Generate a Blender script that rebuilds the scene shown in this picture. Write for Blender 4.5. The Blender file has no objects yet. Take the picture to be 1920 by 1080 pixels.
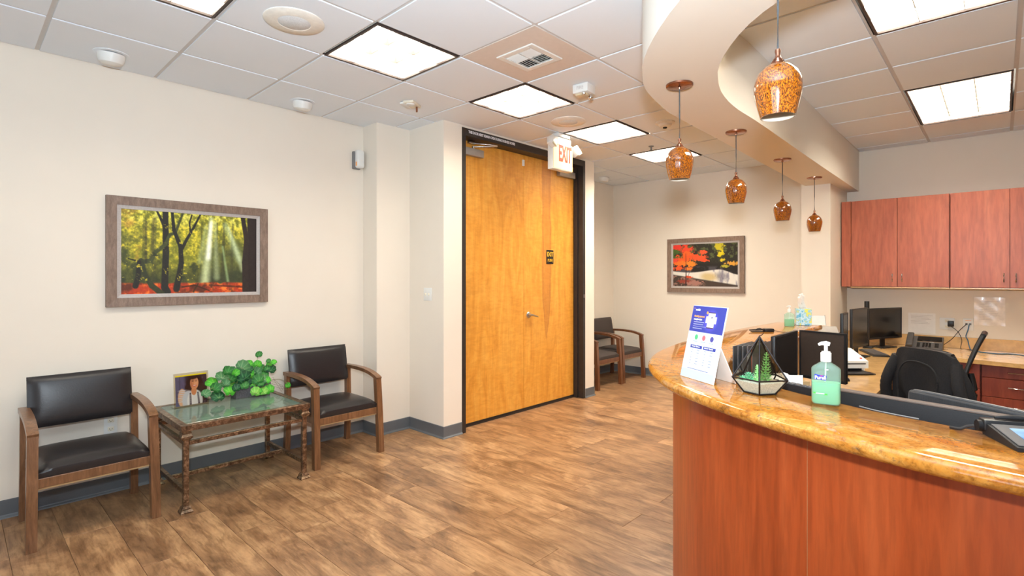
import bpy, bmesh, math, random
import numpy as np
from mathutils import Vector, Matrix

random.seed(7); RNG = np.random.RandomState(11)
PI = math.pi
SC = bpy.context.scene
COL = SC.collection

# ------------------------------------------------------------------ camera, light, exposure
T = 0.6096                         # ceiling module (24 inch tile)
HC = 2.2773 * T; HF = 2.3411 * T   # ceiling above / floor below the lens
CEIL = HC + HF                     # 2.815
YAW = 0.7509; FPX = 981.4; SYPX = -21.15
cam_d = bpy.data.cameras.new('camera'); cam = bpy.data.objects.new('camera', cam_d); COL.objects.link(cam)
cam.location = (0, 0, HF); cam.rotation_euler = (PI/2, 0, YAW - PI/2)
cam_d.sensor_width = 36; cam_d.lens = 36*FPX/1920; cam_d.shift_y = SYPX/1920; cam_d.clip_start = 0.02
SC.camera = cam
SC.view_settings.view_transform = 'Standard'; SC.view_settings.look = 'None'
SC.view_settings.gamma = 1; SC.view_settings.use_curve_mapping = False
SC.view_settings.exposure = 0.40
PANEL_LOBBY = (1.0, 0.91, 0.76, 19.0)
PANEL_OFFICE = (1.0, 0.90, 0.74, 24.0)
w = bpy.data.worlds.new('world'); SC.world = w; w.use_nodes = True
w.node_tree.nodes['Background'].inputs[0].default_value = (0.8, 0.85, 0.9, 1)
w.node_tree.nodes['Background'].inputs[1].default_value = 0.15
fl = bpy.data.lights.new('photo_flash', 'AREA'); fl.shape = 'DISK'; fl.size = 0.16; fl.energy = 112; fl.color = (0.80, 0.91, 1.0)
fo = bpy.data.objects.new('photo_flash', fl); COL.objects.link(fo)
fo.location = (-0.03, -0.02, HF + 0.30); fo.rotation_euler = (PI/2 + 0.78, 0, YAW - PI/2)

wl = bpy.data.lights.new('added_daylight', 'AREA'); wl.shape = 'RECTANGLE'; wl.size = 3.4; wl.size_y = 1.9; wl.energy = 60; wl.color = (0.78, 0.89, 1.0)  # cool daylight added from behind the viewer, its source unseen
wo = bpy.data.objects.new('added_daylight', wl); COL.objects.link(wo); wo.location = (-4.35, 0.6, 1.5); wo.rotation_euler = (PI/2, 0, -PI/2)

# ------------------------------------------------------------------ pixel helpers (1920x1080) used to place things in the room
CY, SN = math.cos(YAW), math.sin(YAW)
def ray(u, v):
    a = (u-960)/FPX; b = -(v-540-SYPX)/FPX
    return Vector((CY + a*SN, SN - a*CY, b))
def on_z(u, v, z):
    r = ray(u, v); t = (z-HF)/r.z; return Vector((r.x*t, r.y*t, z))
def on_y(u, v, y):
    r = ray(u, v); t = y/r.y; return Vector((r.x*t, y, HF + r.z*t))
def on_x(u, v, x):
    r = ray(u, v); t = x/r.x; return Vector((x, r.y*t, HF + r.z*t))
def at_d(u, v, d):
    r = ray(u, v); return Vector((r.x*d, r.y*d, HF + r.z*d))

# ------------------------------------------------------------------ materials
def lin(c):
    return tuple((x/255/12.92) if x/255 <= 0.04045 else ((x/255+0.055)/1.055)**2.4 for x in c)
class NT:
    def __init__(s, name):
        s.m = bpy.data.materials.new(name); s.m.use_nodes = True
        s.t = s.m.node_tree; s.n = s.t.nodes; s.b = s.n['Principled BSDF']
    def new(s, t, **k):
        n = s.n.new(t)
        for a, v in k.items():
            if a in n.inputs: n.inputs[a].default_value = v
            else: setattr(n, a, v)
        return n
    def lk(s, a, b): s.t.links.new(a, b)
    def coord(s, scale=(1, 1, 1), rnd=0.0):
        tc = s.new('ShaderNodeTexCoord'); mp = s.new('ShaderNodeMapping'); mp.inputs['Scale'].default_value = scale
        s.lk(tc.outputs['Object'], mp.inputs['Vector'])
        if rnd:
            oi = s.new('ShaderNodeObjectInfo'); mu = s.new('ShaderNodeMath', operation='MULTIPLY'); mu.inputs[1].default_value = rnd
            s.lk(oi.outputs['Random'], mu.inputs[0]); cx = s.new('ShaderNodeCombineXYZ')
            for i in range(3): s.lk(mu.outputs[0], cx.inputs[i])
            s.lk(cx.outputs[0], mp.inputs['Location'])
        return mp.outputs[0]
    def noise(s, vec, scale, detail=4, rough=0.55, dist=0.0):
        n = s.new('ShaderNodeTexNoise'); n.inputs['Scale'].default_value = scale; n.inputs['Detail'].default_value = detail
        n.inputs['Roughness'].default_value = rough; n.inputs['Distortion'].default_value = dist
        s.lk(vec, n.inputs['Vector']); return n.outputs['Fac']
    def ramp(s, fac, stops):
        r = s.new('ShaderNodeValToRGB'); e = r.color_ramp.elements
        while len(e) < len(stops): e.new(0.5)
        for el, (p, c) in zip(e, stops): el.position = p; el.color = (*c, 1)
        s.lk(fac, r.inputs[0]); return r.outputs[0]
    def mix(s, fac, a, b, mode='MIX'):
        m = s.new('ShaderNodeMix', data_type='RGBA', blend_type=mode)
        if isinstance(fac, float): m.inputs[0].default_value = fac
        else: s.lk(fac, m.inputs[0])
        for sock, val in ((m.inputs[6], a), (m.inputs[7], b)):
            if isinstance(val, tuple): sock.default_value = (*val, 1)
            else: s.lk(val, sock)
        return m.outputs[2]
    def bump(s, h, strength, dist=0.01):
        b = s.new('ShaderNodeBump'); b.inputs['Strength'].default_value = strength; b.inputs['Distance'].default_value = dist
        s.lk(h, b.inputs['Height']); s.lk(b.outputs[0], s.b.inputs['Normal'])
    def color(s, c):
        if isinstance(c, tuple): s.b.inputs['Base Color'].default_value = (*c, 1)
        else: s.lk(c, s.b.inputs['Base Color'])
def mat(name, rgb, rough=0.5, metal=0.0, var=0.06, scale=30, bump=0.0, spec=None, trans=0.0, ior=1.45, coat=0.0, emit=None, estr=0.0, alpha=None):
    k = NT(name); c = lin(rgb); v = k.coord()
    n = k.noise(v, scale, 3)
    k.color(k.ramp(n, [(0.3, tuple(x*(1-var) for x in c)), (0.7, tuple(min(1, x*(1+var)) for x in c))]))
    b = k.b; b.inputs['Roughness'].default_value = rough; b.inputs['Metallic'].default_value = metal
    if spec is not None: b.inputs['Specular IOR Level'].default_value = spec
    if trans: b.inputs['Transmission Weight'].default_value = trans
    b.inputs['IOR'].default_value = ior
    if coat: b.inputs['Coat Weight'].default_value = coat; b.inputs['Coat Roughness'].default_value = 0.05
    if emit: b.inputs['Emission Color'].default_value = (*emit, 1); b.inputs['Emission Strength'].default_value = estr
    if alpha is not None: b.inputs['Alpha'].default_value = alpha
    if bump: k.bump(n, bump, 0.003)
    return k.m
def emitter(name, rgb, s):
    k = NT(name); k.b.inputs['Base Color'].default_value = (0, 0, 0, 1); k.b.inputs['Emission Color'].default_value = (*rgb, 1)
    k.b.inputs['Emission Strength'].default_value = s; return k.m
def wood(name, dark, mid, light, scale=(14, 14, 1.2), rough=0.35, coat=0.0, fine=6.0, rnd=10.0, dist=1.2, bump=0.03):
    k = NT(name); v = k.coord(scale, rnd)
    a = k.noise(v, 1.0, 6, 0.6, dist); b = k.noise(v, fine, 4, 0.6, 0.3)
    c = k.ramp(a, [(0.28, lin(dark)), (0.5, lin(mid)), (0.72, lin(light))])
    d = k.ramp(b, [(0.35, (0.78,)*3), (0.62, (1.0,)*3)])
    k.color(k.mix(1.0, c, d, 'MULTIPLY')); k.b.inputs['Roughness'].default_value = rough
    if coat: k.b.inputs['Coat Weight'].default_value = coat; k.b.inputs['Coat Roughness'].default_value = 0.08
    if bump: k.bump(b, bump, 0.002)
    return k.m
M = {}
M['wall'] = mat('wall_paint', (229, 220, 206), 0.85, var=0.012, scale=3)
M['wall_warm'] = M['wall']
M['soffit'] = mat('soffit_paint', (229, 222, 210), 0.8, var=0.012, scale=3)
def tile_mat():
    k = NT('ceiling_tile_mineral'); v = k.coord(rnd=9); n = k.noise(v, 260, 3, 0.6); m = k.noise(v, 2, 2)
    k.color(k.mix(m, lin((226, 234, 241)), lin((232, 238, 245)))); k.b.inputs['Roughness'].default_value = 0.9
    k.bump(n, 0.25, 0.002); return k.m
M['tile'] = tile_mat()
M['grid'] = mat('ceiling_grid_enamel', (208, 206, 204), 0.6, var=0.02)
M['base_rubber'] = mat('baseboard_rubber', (96, 100, 104), 0.42, var=0.06, scale=8)
M['black_frame'] = mat('door_frame_dark_bronze', (48, 42, 39), 0.42, var=0.15, scale=14)
M['white'] = mat('white_plastic', (226, 226, 222), 0.4, var=0.015)
M['offwhite'] = mat('ivory_plastic', (228, 220, 200), 0.45, var=0.02)
M['steel'] = mat('brushed_steel', (190, 188, 184), 0.28, 1.0, var=0.05)
M['grey_metal'] = mat('grey_painted_metal', (164, 158, 152), 0.4, 0.3, var=0.04)
M['chrome'] = mat('chrome', (215, 215, 215), 0.12, 1.0, var=0.02)
M['black'] = mat('black_plastic', (30, 29, 30), 0.38, var=0.12)
M['black_matte'] = mat('black_matte_plastic', (28, 27, 28), 0.6, var=0.15, bump=0.1, scale=300)
M['screen'] = mat('dark_screen', (20, 18, 18), 0.18, var=0.05)
M['reflect_folder_brown'] = mat('screen_reflection_folder_brown', (58, 47, 40), 0.5, var=0.08, scale=60)  # on the screen: brown reflection put into the colour; on folders: own brown
M['grey'] = mat('grey_plastic', (120, 120, 120), 0.45)
M['dgrey'] = mat('dark_grey_plastic', (82, 80, 80), 0.42)
M['vinyl'] = mat('black_vinyl', (40, 37, 38), 0.33, var=0.1, scale=120, bump=0.12)
M['fabric'] = mat('charcoal_brown_fabric', (66, 58, 55), 0.85, var=0.18, scale=220, bump=0.3)
M['chairwood'] = wood('chair_walnut', (96, 64, 40), (122, 84, 55), (142, 101, 70), (30, 30, 3), 0.35, coat=0.3)
M['chairwood_dark'] = wood('chair_walnut_dark', (84, 48, 28), (112, 66, 38), (130, 82, 50), (30, 30, 3), 0.35, coat=0.3)
M['tanedge'] = mat('raw_ply_edge', (178, 148, 104), 0.6)
M['cherry'] = wood('cherry_laminate', (158, 64, 24), (180, 78, 34), (192, 90, 44), (7, 7, 0.7), 0.34, coat=0.1, fine=9, dist=1.6)
M['cherry_cab'] = wood('cherry_cabinet_laminate', (168, 84, 54), (184, 97, 64), (194, 108, 74), (7, 7, 0.9), 0.38, fine=6, dist=1.0)
M['cherry_base'] = wood('cherry_drawer_laminate', (132, 52, 32), (156, 68, 42), (170, 80, 50), (7, 7, 0.9), 0.38, fine=6, dist=1.0)
M['frame_art'] = wood('art_frame_taupe', (112, 90, 76), (132, 110, 95), (148, 126, 110), (70, 70, 14), 0.5, fine=5, dist=.3)
M['liner'] = mat('art_liner_silver', (178, 172, 168), 0.5, 0.2, var=0.08, scale=90)
M['desk'] = wood('maple_laminate_top', (212, 168, 108), (217, 174, 114), (222, 181, 122), (3, 3, 3), 0.22, coat=0.3, fine=4, dist=0.4, bump=0)
M['bronze'] = wood('hammered_bronze', (62, 50, 41), (128, 104, 82), (198, 168, 136), (44, 44, 44), 0.32, fine=3, dist=0.6, bump=0.4)
M['bronze'].node_tree.nodes['Principled BSDF'].inputs['Metallic'].default_value = 0.75
M['copper'] = mat('antique_copper', (160, 112, 90), 0.25, 1.0, var=0.1, scale=60)
M['cord'] = mat('grey_cord', (70, 72, 74), 0.5)
M['paper'] = mat('paper', (236, 232, 226), 0.6, var=0.02)
M['paper_ink'] = mat('grey_print', (186, 178, 174), 0.7)
M['blackcloth'] = mat('black_fleece', (28, 27, 29), 0.92, var=0.25, scale=180, bump=0.3)
M['cable_blue'] = mat('blue_network_cable', (40, 98, 134), 0.4)
M['cable_black'] = mat('black_cable', (36, 32, 30), 0.5)
M['red'] = mat('exit_red', (214, 44, 24), 0.5, emit=lin((228, 50, 22)), estr=0.25)
M['yellow'] = mat('yellow_print', (236, 220, 20), 0.4)
M['gold'] = mat('gold_lettering', (226, 178, 48), 0.45)
M['white_letter'] = mat('white_lettering', (226, 226, 230), 0.5)
M['blue_print'] = mat('indigo_print', (70, 74, 170), 0.4)
M['orange_print'] = mat('orange_print', (245, 165, 90), 0.4)
M['pebble'] = mat('white_sand', (232, 224, 210), 0.8, var=0.2, scale=260, bump=0.8)
M['came'] = mat('black_came', (42, 36, 36), 0.4, 0.6)
M['led_lens'] = mat('lens_cream', (214, 200, 168), 0.3)
M['succ1'] = mat('succulent_green', (150, 214, 130), 0.5, var=0.25, scale=60)
M['succ2'] = mat('succulent_blue_green', (110, 186, 138), 0.5, var=0.25, scale=60)
M['planter'] = mat('planter_grey', (88, 86, 90), 0.75, var=0.35, scale=160, bump=0.9)
M['stem'] = mat('plant_stem', (134, 120, 72), 0.6)
M['tissue_paper'] = mat('tissue', (244, 240, 234), 0.8)
M['dark'] = mat('dark_void', (16, 14, 13), 0.8)
def glassmat(name, rgb, rough=0.02, alpha=0.25, ior=1.45):
    # thin architectural glass: transparent sheet with fresnel reflection
    k = NT(name); t = k.t; out = k.n['Material Output']; k.n.remove(k.b)
    tr = k.new('ShaderNodeBsdfTransparent'); tr.inputs[0].default_value = (*lin(rgb), 1)
    gl = k.new('ShaderNodeBsdfGlossy'); gl.inputs['Roughness'].default_value = rough
    fr = k.new('ShaderNodeFresnel'); ge = k.new('ShaderNodeNewGeometry'); mi = k.new('ShaderNodeMix', data_type='FLOAT')
    mi.inputs[2].default_value = ior; mi.inputs[3].default_value = 1/ior; k.lk(ge.outputs['Backfacing'], mi.inputs[0]); k.lk(mi.outputs[0], fr.inputs[0])
    mx = k.new('ShaderNodeMixShader'); k.lk(fr.outputs[0], mx.inputs[0]); k.lk(tr.outputs[0], mx.inputs[1]); k.lk(gl.outputs[0], mx.inputs[2])
    k.lk(mx.outputs[0], out.inputs[0]); return k.m
M['glass'] = glassmat('clear_glass', (240, 246, 243), ior=1.5)
M['glass_green'] = glassmat('table_glass', (220, 236, 228), ior=2.3)
M['glass_tint'] = glassmat('tinted_terrarium_glass', (205, 200, 188), ior=1.5)
M['acrylic'] = glassmat('clear_acrylic', (248, 246, 240), ior=1.4)
M['gel_bottle'] = glassmat('clear_pet_bottle', (232, 246, 238), 0.05, ior=1.45)
def mix_diffuse(m, rgb, f):
    t_ = m.node_tree; o_ = t_.nodes['Material Output']; src = o_.inputs[0].links[0].from_socket; df = t_.nodes.new('ShaderNodeBsdfDiffuse'); df.inputs[0].default_value = (*lin(rgb), 1)
    mx = t_.nodes.new('ShaderNodeMixShader'); mx.inputs[0].default_value = f; t_.links.new(src, mx.inputs[1]); t_.links.new(df.outputs[0], mx.inputs[2]); t_.links.new(mx.outputs[0], o_.inputs[0])
mix_diffuse(M['gel_bottle'], (196, 226, 208), .20); mix_diffuse(M['glass_green'], (176, 204, 192), .16)  # on the table glass the pale diffuse stands in for reflected wall
M['gel'] = mat('green_sanitizer_gel', (150, 240, 190), 0.15, var=0.02, trans=0.35, ior=1.05, coat=0.4)
def floor_mat():
    k = NT('vinyl_plank'); v = k.coord((1, 1, 1), 40.0)
    sv = k.coord((10, 1.6, 1), 40.0)
    blot = k.noise(k.coord((5.0, 2.6, 1), 40.0), 1.0, 5, 0.62, 0.9)
    streak = k.noise(sv, 2.2, 6, 0.65, 0.8); fine = k.noise(k.coord((70, 6, 1), 40.0), 1.0, 5, 0.7, 0.2)
    c = k.ramp(blot, [(0.30, lin((116, 86, 60))), (0.46, lin((152, 115, 82))), (0.60, lin((176, 138, 100))), (0.76, lin((194, 158, 118)))])
    d = k.ramp(streak, [(0.38, (0.62, 0.57, 0.52)), (0.53, (1.0, 1.0, 1.0)), (0.75, (1.1, 1.07, 1.02))])
    f = k.ramp(fine, [(0.34, (0.68, 0.64, 0.60)), (0.52, (1, 1, 1)), (0.7, (1.08, 1.07, 1.05))])
    c = k.mix(0.9, c, d, 'MULTIPLY'); c = k.mix(0.8, c, f, 'MULTIPLY')
    oi = k.new('ShaderNodeObjectInfo'); r = k.ramp(oi.outputs['Random'], [(0.0, (0.86, 0.84, 0.82)), (0.6, (1, 1, 1)), (1.0, (1.08, 1.06, 1.02))])
    k.color(k.mix(1.0, c, r, 'MULTIPLY'))
    k.b.inputs['Roughness'].default_value = 0.36; k.b.inputs['Specular IOR Level'].default_value = 0.45
    k.bump(fine, 0.08, 0.002); return k.m
M['floor'] = floor_mat(); M['floor_base'] = mat('floor_underlay', (92, 66, 46), 0.7)
def granite_mat():
    k = NT('gold_granite'); v = k.coord((5.0, 3.4, 5), 0)
    a = k.noise(v, 2.2, 8, 0.68, 1.4); b = k.noise(k.coord((14, 7, 12)), 2.2, 8, 0.72, 1.2); c = k.noise(k.coord((1, 1, 1)), 90, 4, 0.7)
    g = k.noise(k.coord((7, 4, 7)), 2.4, 6, 0.74, 2.0)
    base = k.ramp(a, [(0.30, lin((128, 76, 28))), (0.42, lin((184, 116, 42))), (0.55, lin((202, 138, 60))), (0.70, lin((212, 168, 104)))])
    dk = k.ramp(b, [(0.33, (1, 1, 1)), (0.42, (0, 0, 0))])
    c1 = k.mix(dk, base, lin((112, 96, 74)))
    gr = k.ramp(g, [(0.30, (1, 1, 1)), (0.37, (0, 0, 0))])
    c2 = k.mix(gr, c1, lin((158, 150, 126)))
    br = k.ramp(g, [(0.60, (0, 0, 0)), (0.68, (1, 1, 1))])
    c3 = k.mix(br, c2, lin((176, 96, 30)))
    sp = k.ramp(c, [(0.36, (0.66, 0.60, 0.52)), (0.5, (1, 1, 1)), (0.66, (1.10, 1.06, 0.98))])
    c5 = k.ramp(k.noise(k.coord((28, 15, 20)), 2.0, 6, 0.75, 1.0), [(0.36, (0.50, 0.46, 0.40)), (0.45, (1, 1, 1)), (0.62, (1, 1, 1)), (0.7, (1.12, 1.1, 1.05))]); c3 = k.mix(0.75, c3, c5, 'MULTIPLY')
    k.color(k.mix(0.85, c3, sp, 'MULTIPLY')); k.b.inputs['Roughness'].default_value = 0.07
    k.b.inputs['Specular IOR Level'].default_value = 0.6; return k.m
M['granite'] = granite_mat()
def birch_mat(fig=None):
    k = NT('birch_veneer'); v = k.coord((5, 5, 1.0), 8)
    a = k.noise(v, 1.1, 5, 0.6, 2.2); b = k.noise(k.coord((3, 3, 9), 8), 2.2, 4, 0.6, 1.5); c = k.noise(k.coord((60, 60, 2.5)), 1.0, 3)
    base = k.ramp(a, [(0.25, lin((208, 138, 48))), (0.45, lin((226, 158, 62))), (0.7, lin((234, 174, 80)))])
    fl_ = k.ramp(b, [(0.35, (0.9, 0.86, 0.78)), (0.6, (1, 1, 1)), (0.8, (1.06, 1.04, 1.0))])
    f = k.ramp(c, [(0.35, (0.93, 0.91, 0.88)), (0.6, (1, 1, 1))])
    if fig:
        tc = k.new('ShaderNodeTexCoord'); sp = k.new('ShaderNodeSeparateXYZ'); k.lk(tc.outputs['Object'], sp.inputs[0])
        nz = k.noise(k.coord((9, 9, 2.2), 0), 1.0, 4)
        def M_(op, a_, b_=None):
            n_ = k.new('ShaderNodeMath', operation=op)
            for q, v_ in enumerate((a_, b_)):
                if v_ is None: continue
                if isinstance(v_, (int, float)): n_.inputs[q].default_value = v_
                else: k.lk(v_, n_.inputs[q])
            return n_.outputs[0]
        dx = M_('ABSOLUTE', M_('ADD', M_('SUBTRACT', sp.outputs['X'], fig), M_('MULTIPLY', M_('SUBTRACT', nz, .5), .07)))
        wz = M_('MAXIMUM', M_('MINIMUM', M_('MULTIPLY', M_('SUBTRACT', sp.outputs['Z'], .72), .17), .075), .0005)
        rr = M_('DIVIDE', dx, wz)
        mk = k.ramp(M_('MULTIPLY', rr, .5), [(.30, (.55,)*3), (.44, (.85,)*3), (.56, (0, 0, 0))])
        base = k.mix(mk, base, k.mix(nz, lin((168, 92, 34)), lin((206, 136, 62))))
    k.color(k.mix(1.0, k.mix(1.0, base, fl_, 'MULTIPLY'), f, 'MULTIPLY')); k.b.inputs['Roughness'].default_value = 0.38
    return k.m
M['birch'] = birch_mat(); M['birch_fig'] = birch_mat(1.36)
M['heartwood'] = wood('birch_heartwood', (176, 98, 36), (196, 118, 46), (214, 138, 60), (26, 26, 1.5), 0.38, fine=5)
def amber_mat():
    k = NT('amber_speckled_glass'); v = k.coord((1, 1, 0.55), 5)
    n = k.noise(v, 290, 3, 0.78, 0.3); z = k.noise(k.coord((1, 1, 1), 5), 14, 2)
    sp = k.ramp(n, [(0.40, lin((70, 30, 10))), (0.50, lin((152, 80, 18))), (0.60, lin((214, 128, 28)))])
    t = k.ramp(z, [(0.35, (0.72, 0.62, 0.5)), (0.65, (1, 1, 1))])
    k.color(k.mix(0.6, sp, t, 'MULTIPLY')); k.b.inputs['Roughness'].default_value = 0.12
    k.b.inputs['Coat Weight'].default_value = 1.0; k.b.inputs['Coat Roughness'].default_value = 0.03
    k.b.inputs['Transmission Weight'].default_value = 0.15; return k.m
M['amber'] = amber_mat()
def vcol_mat(name, rough=0.5, coat=0.0, bump=0.0):
    k = NT(name); a = k.new('ShaderNodeAttribute', attribute_name='Col'); n = k.noise(k.coord(), 400, 2)
    k.lk(k.mix(k.ramp(n, [(0, (0.03,)*3), (1, (0.0,)*3)]), a.outputs['Color'], (0.5, 0.5, 0.5)), k.b.inputs['Base Color'])
    k.b.inputs['Roughness'].default_value = rough; k.b.inputs['Specular IOR Level'].default_value = .18
    if coat: k.b.inputs['Coat Weight'].default_value = coat
    return k.m
M['print'] = vcol_mat('printed_picture', 0.45)
M['print_gloss'] = vcol_mat('printed_photo_gloss', 0.3, 0.5)
M['leaf'] = vcol_mat('leaf_surface', 0.45)
def tissue_box_mat():
    k = NT('tissue_box_print'); v = k.coord()
    vo = k.new('ShaderNodeTexVoronoi'); vo.inputs['Scale'].default_value = 60; k.lk(v, vo.inputs['Vector'])
    n = k.noise(v, 30, 2)
    c = k.ramp(n, [(0.38, lin((90, 170, 205))), (0.47, lin((206, 228, 232))), (0.55, lin((120, 190, 215))), (0.63, lin((225, 220, 90)))])
    k.color(c); k.b.inputs['Roughness'].default_value = 0.5; return k.m
M['tissuebox'] = tissue_box_mat()
def perf_mat():
    k = NT('perforated_black'); v = k.coord((1, 1, 1))
    vo = k.new('ShaderNodeTexVoronoi'); vo.inputs['Scale'].default_value = 330; vo.inputs['Randomness'].default_value = 0.0; k.lk(v, vo.inputs['Vector'])
    k.color(k.ramp(vo.outputs['Distance'], [(0.25, lin((14, 14, 15))), (0.4, lin((56, 56, 58)))])); k.b.inputs['Roughness'].default_value = 0.5; return k.m
M['perf'] = perf_mat()

# ------------------------------------------------------------------ mesh builder
class B:
    def __init__(s): s.bm = bmesh.new()
    def _merge(s, tb):
        me = bpy.data.meshes.new('tmp'); tb.to_mesh(me); tb.free(); s.bm.from_mesh(me); bpy.data.meshes.remove(me)
    def box(s, x0, x1, y0, y1, z0, z1, bev=0.0, seg=2, mtx=None):
        tb = bmesh.new(); bmesh.ops.create_cube(tb, size=1)
        bmesh.ops.scale(tb, vec=(x1-x0, y1-y0, z1-z0), verts=tb.verts)
        bmesh.ops.translate(tb, vec=((x0+x1)/2, (y0+y1)/2, (z0+z1)/2), verts=tb.verts)
        if bev: bmesh.ops.bevel(tb, geom=tb.edges[:], offset=bev, segments=seg, affect='EDGES', profile=0.5)
        if mtx: bmesh.ops.transform(tb, matrix=mtx, verts=tb.verts)
        s._merge(tb); return s
    def cbox(s, c, size, bev=0.0, rot=None, seg=2):
        m = Matrix.Translation(Vector(c)) @ (rot.to_4x4() if rot else Matrix.Identity(4)); a, b, d = (q/2 for q in size)
        return s.box(-a, a, -b, b, -d, d, bev, seg, m)
    def prism(s, poly, z0, z1):
        n = len(poly); a = [s.bm.verts.new((x, y, z0)) for x, y in poly]; b = [s.bm.verts.new((x, y, z1)) for x, y in poly]
        s.bm.faces.new(a[::-1]); s.bm.faces.new(b)
        for i in range(n): s.bm.faces.new((a[i], a[(i+1) % n], b[(i+1) % n], b[i]))
        return s
    def prism_axis(s, poly, p0, p1, axis):
        # poly in the two remaining axes, extruded p0..p1 along axis (0=x,1=y)
        def V(q, p): return (p, q[0], q[1]) if axis == 0 else (q[0], p, q[1])
        n = len(poly); a = [s.bm.verts.new(V(q, p0)) for q in poly]; b = [s.bm.verts.new(V(q, p1)) for q in poly]
        s.bm.faces.new(a[::-1]); s.bm.faces.new(b)
        for i in range(n): s.bm.faces.new((a[i], a[(i+1) % n], b[(i+1) % n], b[i]))
        return s
    def lathe(s, prof, o=(0, 0, 0), seg=24, mtx=None, cap=False):
        rings = []; m = mtx or Matrix.Identity(4)
        for r, z in prof:
            rings.append([s.bm.verts.new(m @ Vector((o[0]+r*math.cos(2*PI*i/seg), o[1]+r*math.sin(2*PI*i/seg), o[2]+z))) for i in range(seg)])
        for a, b in zip(rings, rings[1:]):
            for i in range(seg): s.bm.faces.new((a[i], a[(i+1) % seg], b[(i+1) % seg], b[i]))
        if cap: s.bm.faces.new(rings[0][::-1]); s.bm.faces.new(rings[-1])
        return s
    def cyl(s, c, r, z0, z1, seg=20, bev=0.0):
        if bev: return s.lathe([(r-bev, z0), (r, z0+bev), (r, z1-bev), (r-bev, z1)], c, seg, cap=True)
        return s.lathe([(r, z0), (r, z1)], c, seg, cap=True)
    def tube(s, pts, r, seg=8):
        pts = [Vector(p) for p in pts]; rings = []; up = Vector((0, 0, 1))
        for i, p in enumerate(pts):
            t = (pts[min(i+1, len(pts)-1)] - pts[max(i-1, 0)]).normalized()
            a = t.cross(up)
            if a.length < 1e-3: a = t.cross(Vector((1, 0, 0)))
            a.normalize(); b = t.cross(a); rr = r[i] if isinstance(r, (list, tuple)) else r
            rings.append([s.bm.verts.new(p + a*rr*math.cos(2*PI*k/seg) + b*rr*math.sin(2*PI*k/seg)) for k in range(seg)])
        for a, b in zip(rings, rings[1:]):
            for i in range(seg): s.bm.faces.new((a[i], a[(i+1) % seg], b[(i+1) % seg], b[i]))
        s.bm.faces.new(rings[0][::-1]); s.bm.faces.new(rings[-1]); return s
    def sweep(s, pts, wv, hv, w, h):
        # rectangular section: half vectors wv*w/2 and per-point hv*h/2
        rings = []
        for i, p in enumerate(pts):
            p = Vector(p); W_ = Vector(wv)*w/2; H_ = Vector(hv[i])*h/2
            rings.append([s.bm.verts.new(p+q) for q in (-W_-H_, W_-H_, W_+H_, -W_+H_)])
        for a, b in zip(rings, rings[1:]):
            for i in range(4): s.bm.faces.new((a[i], a[(i+1) % 4], b[(i+1) % 4], b[i]))
        s.bm.faces.new(rings[0][::-1]); s.bm.faces.new(rings[-1]); return s
    def bar(s, p0, p1, w, h, bev=0.0):
        p0, p1 = Vector(p0), Vector(p1); d = p1-p0; q = d.to_track_quat('X', 'Z')
        return s.cbox((p0+p1)/2, (d.length, w, h), bev, q.to_matrix())
    def poly(s, vs): s.bm.faces.new([s.bm.verts.new(v) for v in vs]); return s
    def mesh(s, smooth=False):
        bmesh.ops.recalc_face_normals(s.bm, faces=s.bm.faces)
        me = bpy.data.meshes.new('mesh'); s.bm.to_mesh(me); s.bm.free()
        if smooth:
            me.polygons.foreach_set('use_smooth', [True]*len(me.polygons))
            if hasattr(me, 'set_sharp_from_angle'): me.set_sharp_from_angle(angle=math.radians(38))
        return me
def link(name, data, parent=None, loc=None):
    o = bpy.data.objects.new(name, data); COL.objects.link(o)
    if parent: o.parent = parent
    if loc is not None: o.location = loc
    return o
def part(name, b, m, parent=None, smooth=True, label=None, kind=None):
    me = b.mesh(smooth) if isinstance(b, B) else b
    if not me.materials: me.materials.append(m)
    o = link(name, me, parent)
    if label: o['label'] = label
    if kind: o['kind'] = kind
    return o
def struct(name, b, m, smooth=False): return part(name, b, m, None, smooth, kind='structure')
def thing(name, label, cat, loc=(0, 0, 0), rz=0.0, group=None):
    o = link(name, None); o.location = loc; o.rotation_euler = (0, 0, rz); o.empty_display_size = 0.05
    return tag(o, label, cat, group)
def tag(o, label, cat, group=None):
    o['label'] = label; o['category'] = cat
    if group: o['group'] = group
    return o
def copy_tree(o, parent=None):
    c = o.copy(); COL.objects.link(c)
    if parent: c.parent = parent
    for ch in list(o.children): copy_tree(ch, c)
    return c
def text_mesh(s, size, depth=0.0008, sx=1.0, mtx=None, bold=0.0):
    cu = bpy.data.curves.new('t', 'FONT'); cu.body = s; cu.size = size; cu.extrude = depth; cu.align_x = 'CENTER'; cu.align_y = 'CENTER'; cu.offset = bold
    cu.resolution_u = 3
    o = bpy.data.objects.new('t', cu); COL.objects.link(o)
    dg = bpy.context.evaluated_depsgraph_get(); me = bpy.data.meshes.new_from_object(o.evaluated_get(dg))
    bpy.data.objects.remove(o); bpy.data.curves.remove(cu)
    m = Matrix.Diagonal((sx, 1, 1, 1))
    me.transform((mtx or Matrix.Identity(4)) @ m); me.materials.clear(); return me
def frame_mtx(origin, xdir, updir):
    x = Vector(xdir).normalized(); y = Vector(updir).normalized(); z = x.cross(y)
    m = Matrix((x, y, z)).transposed().to_4x4(); m.translation = Vector(origin); return m
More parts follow.
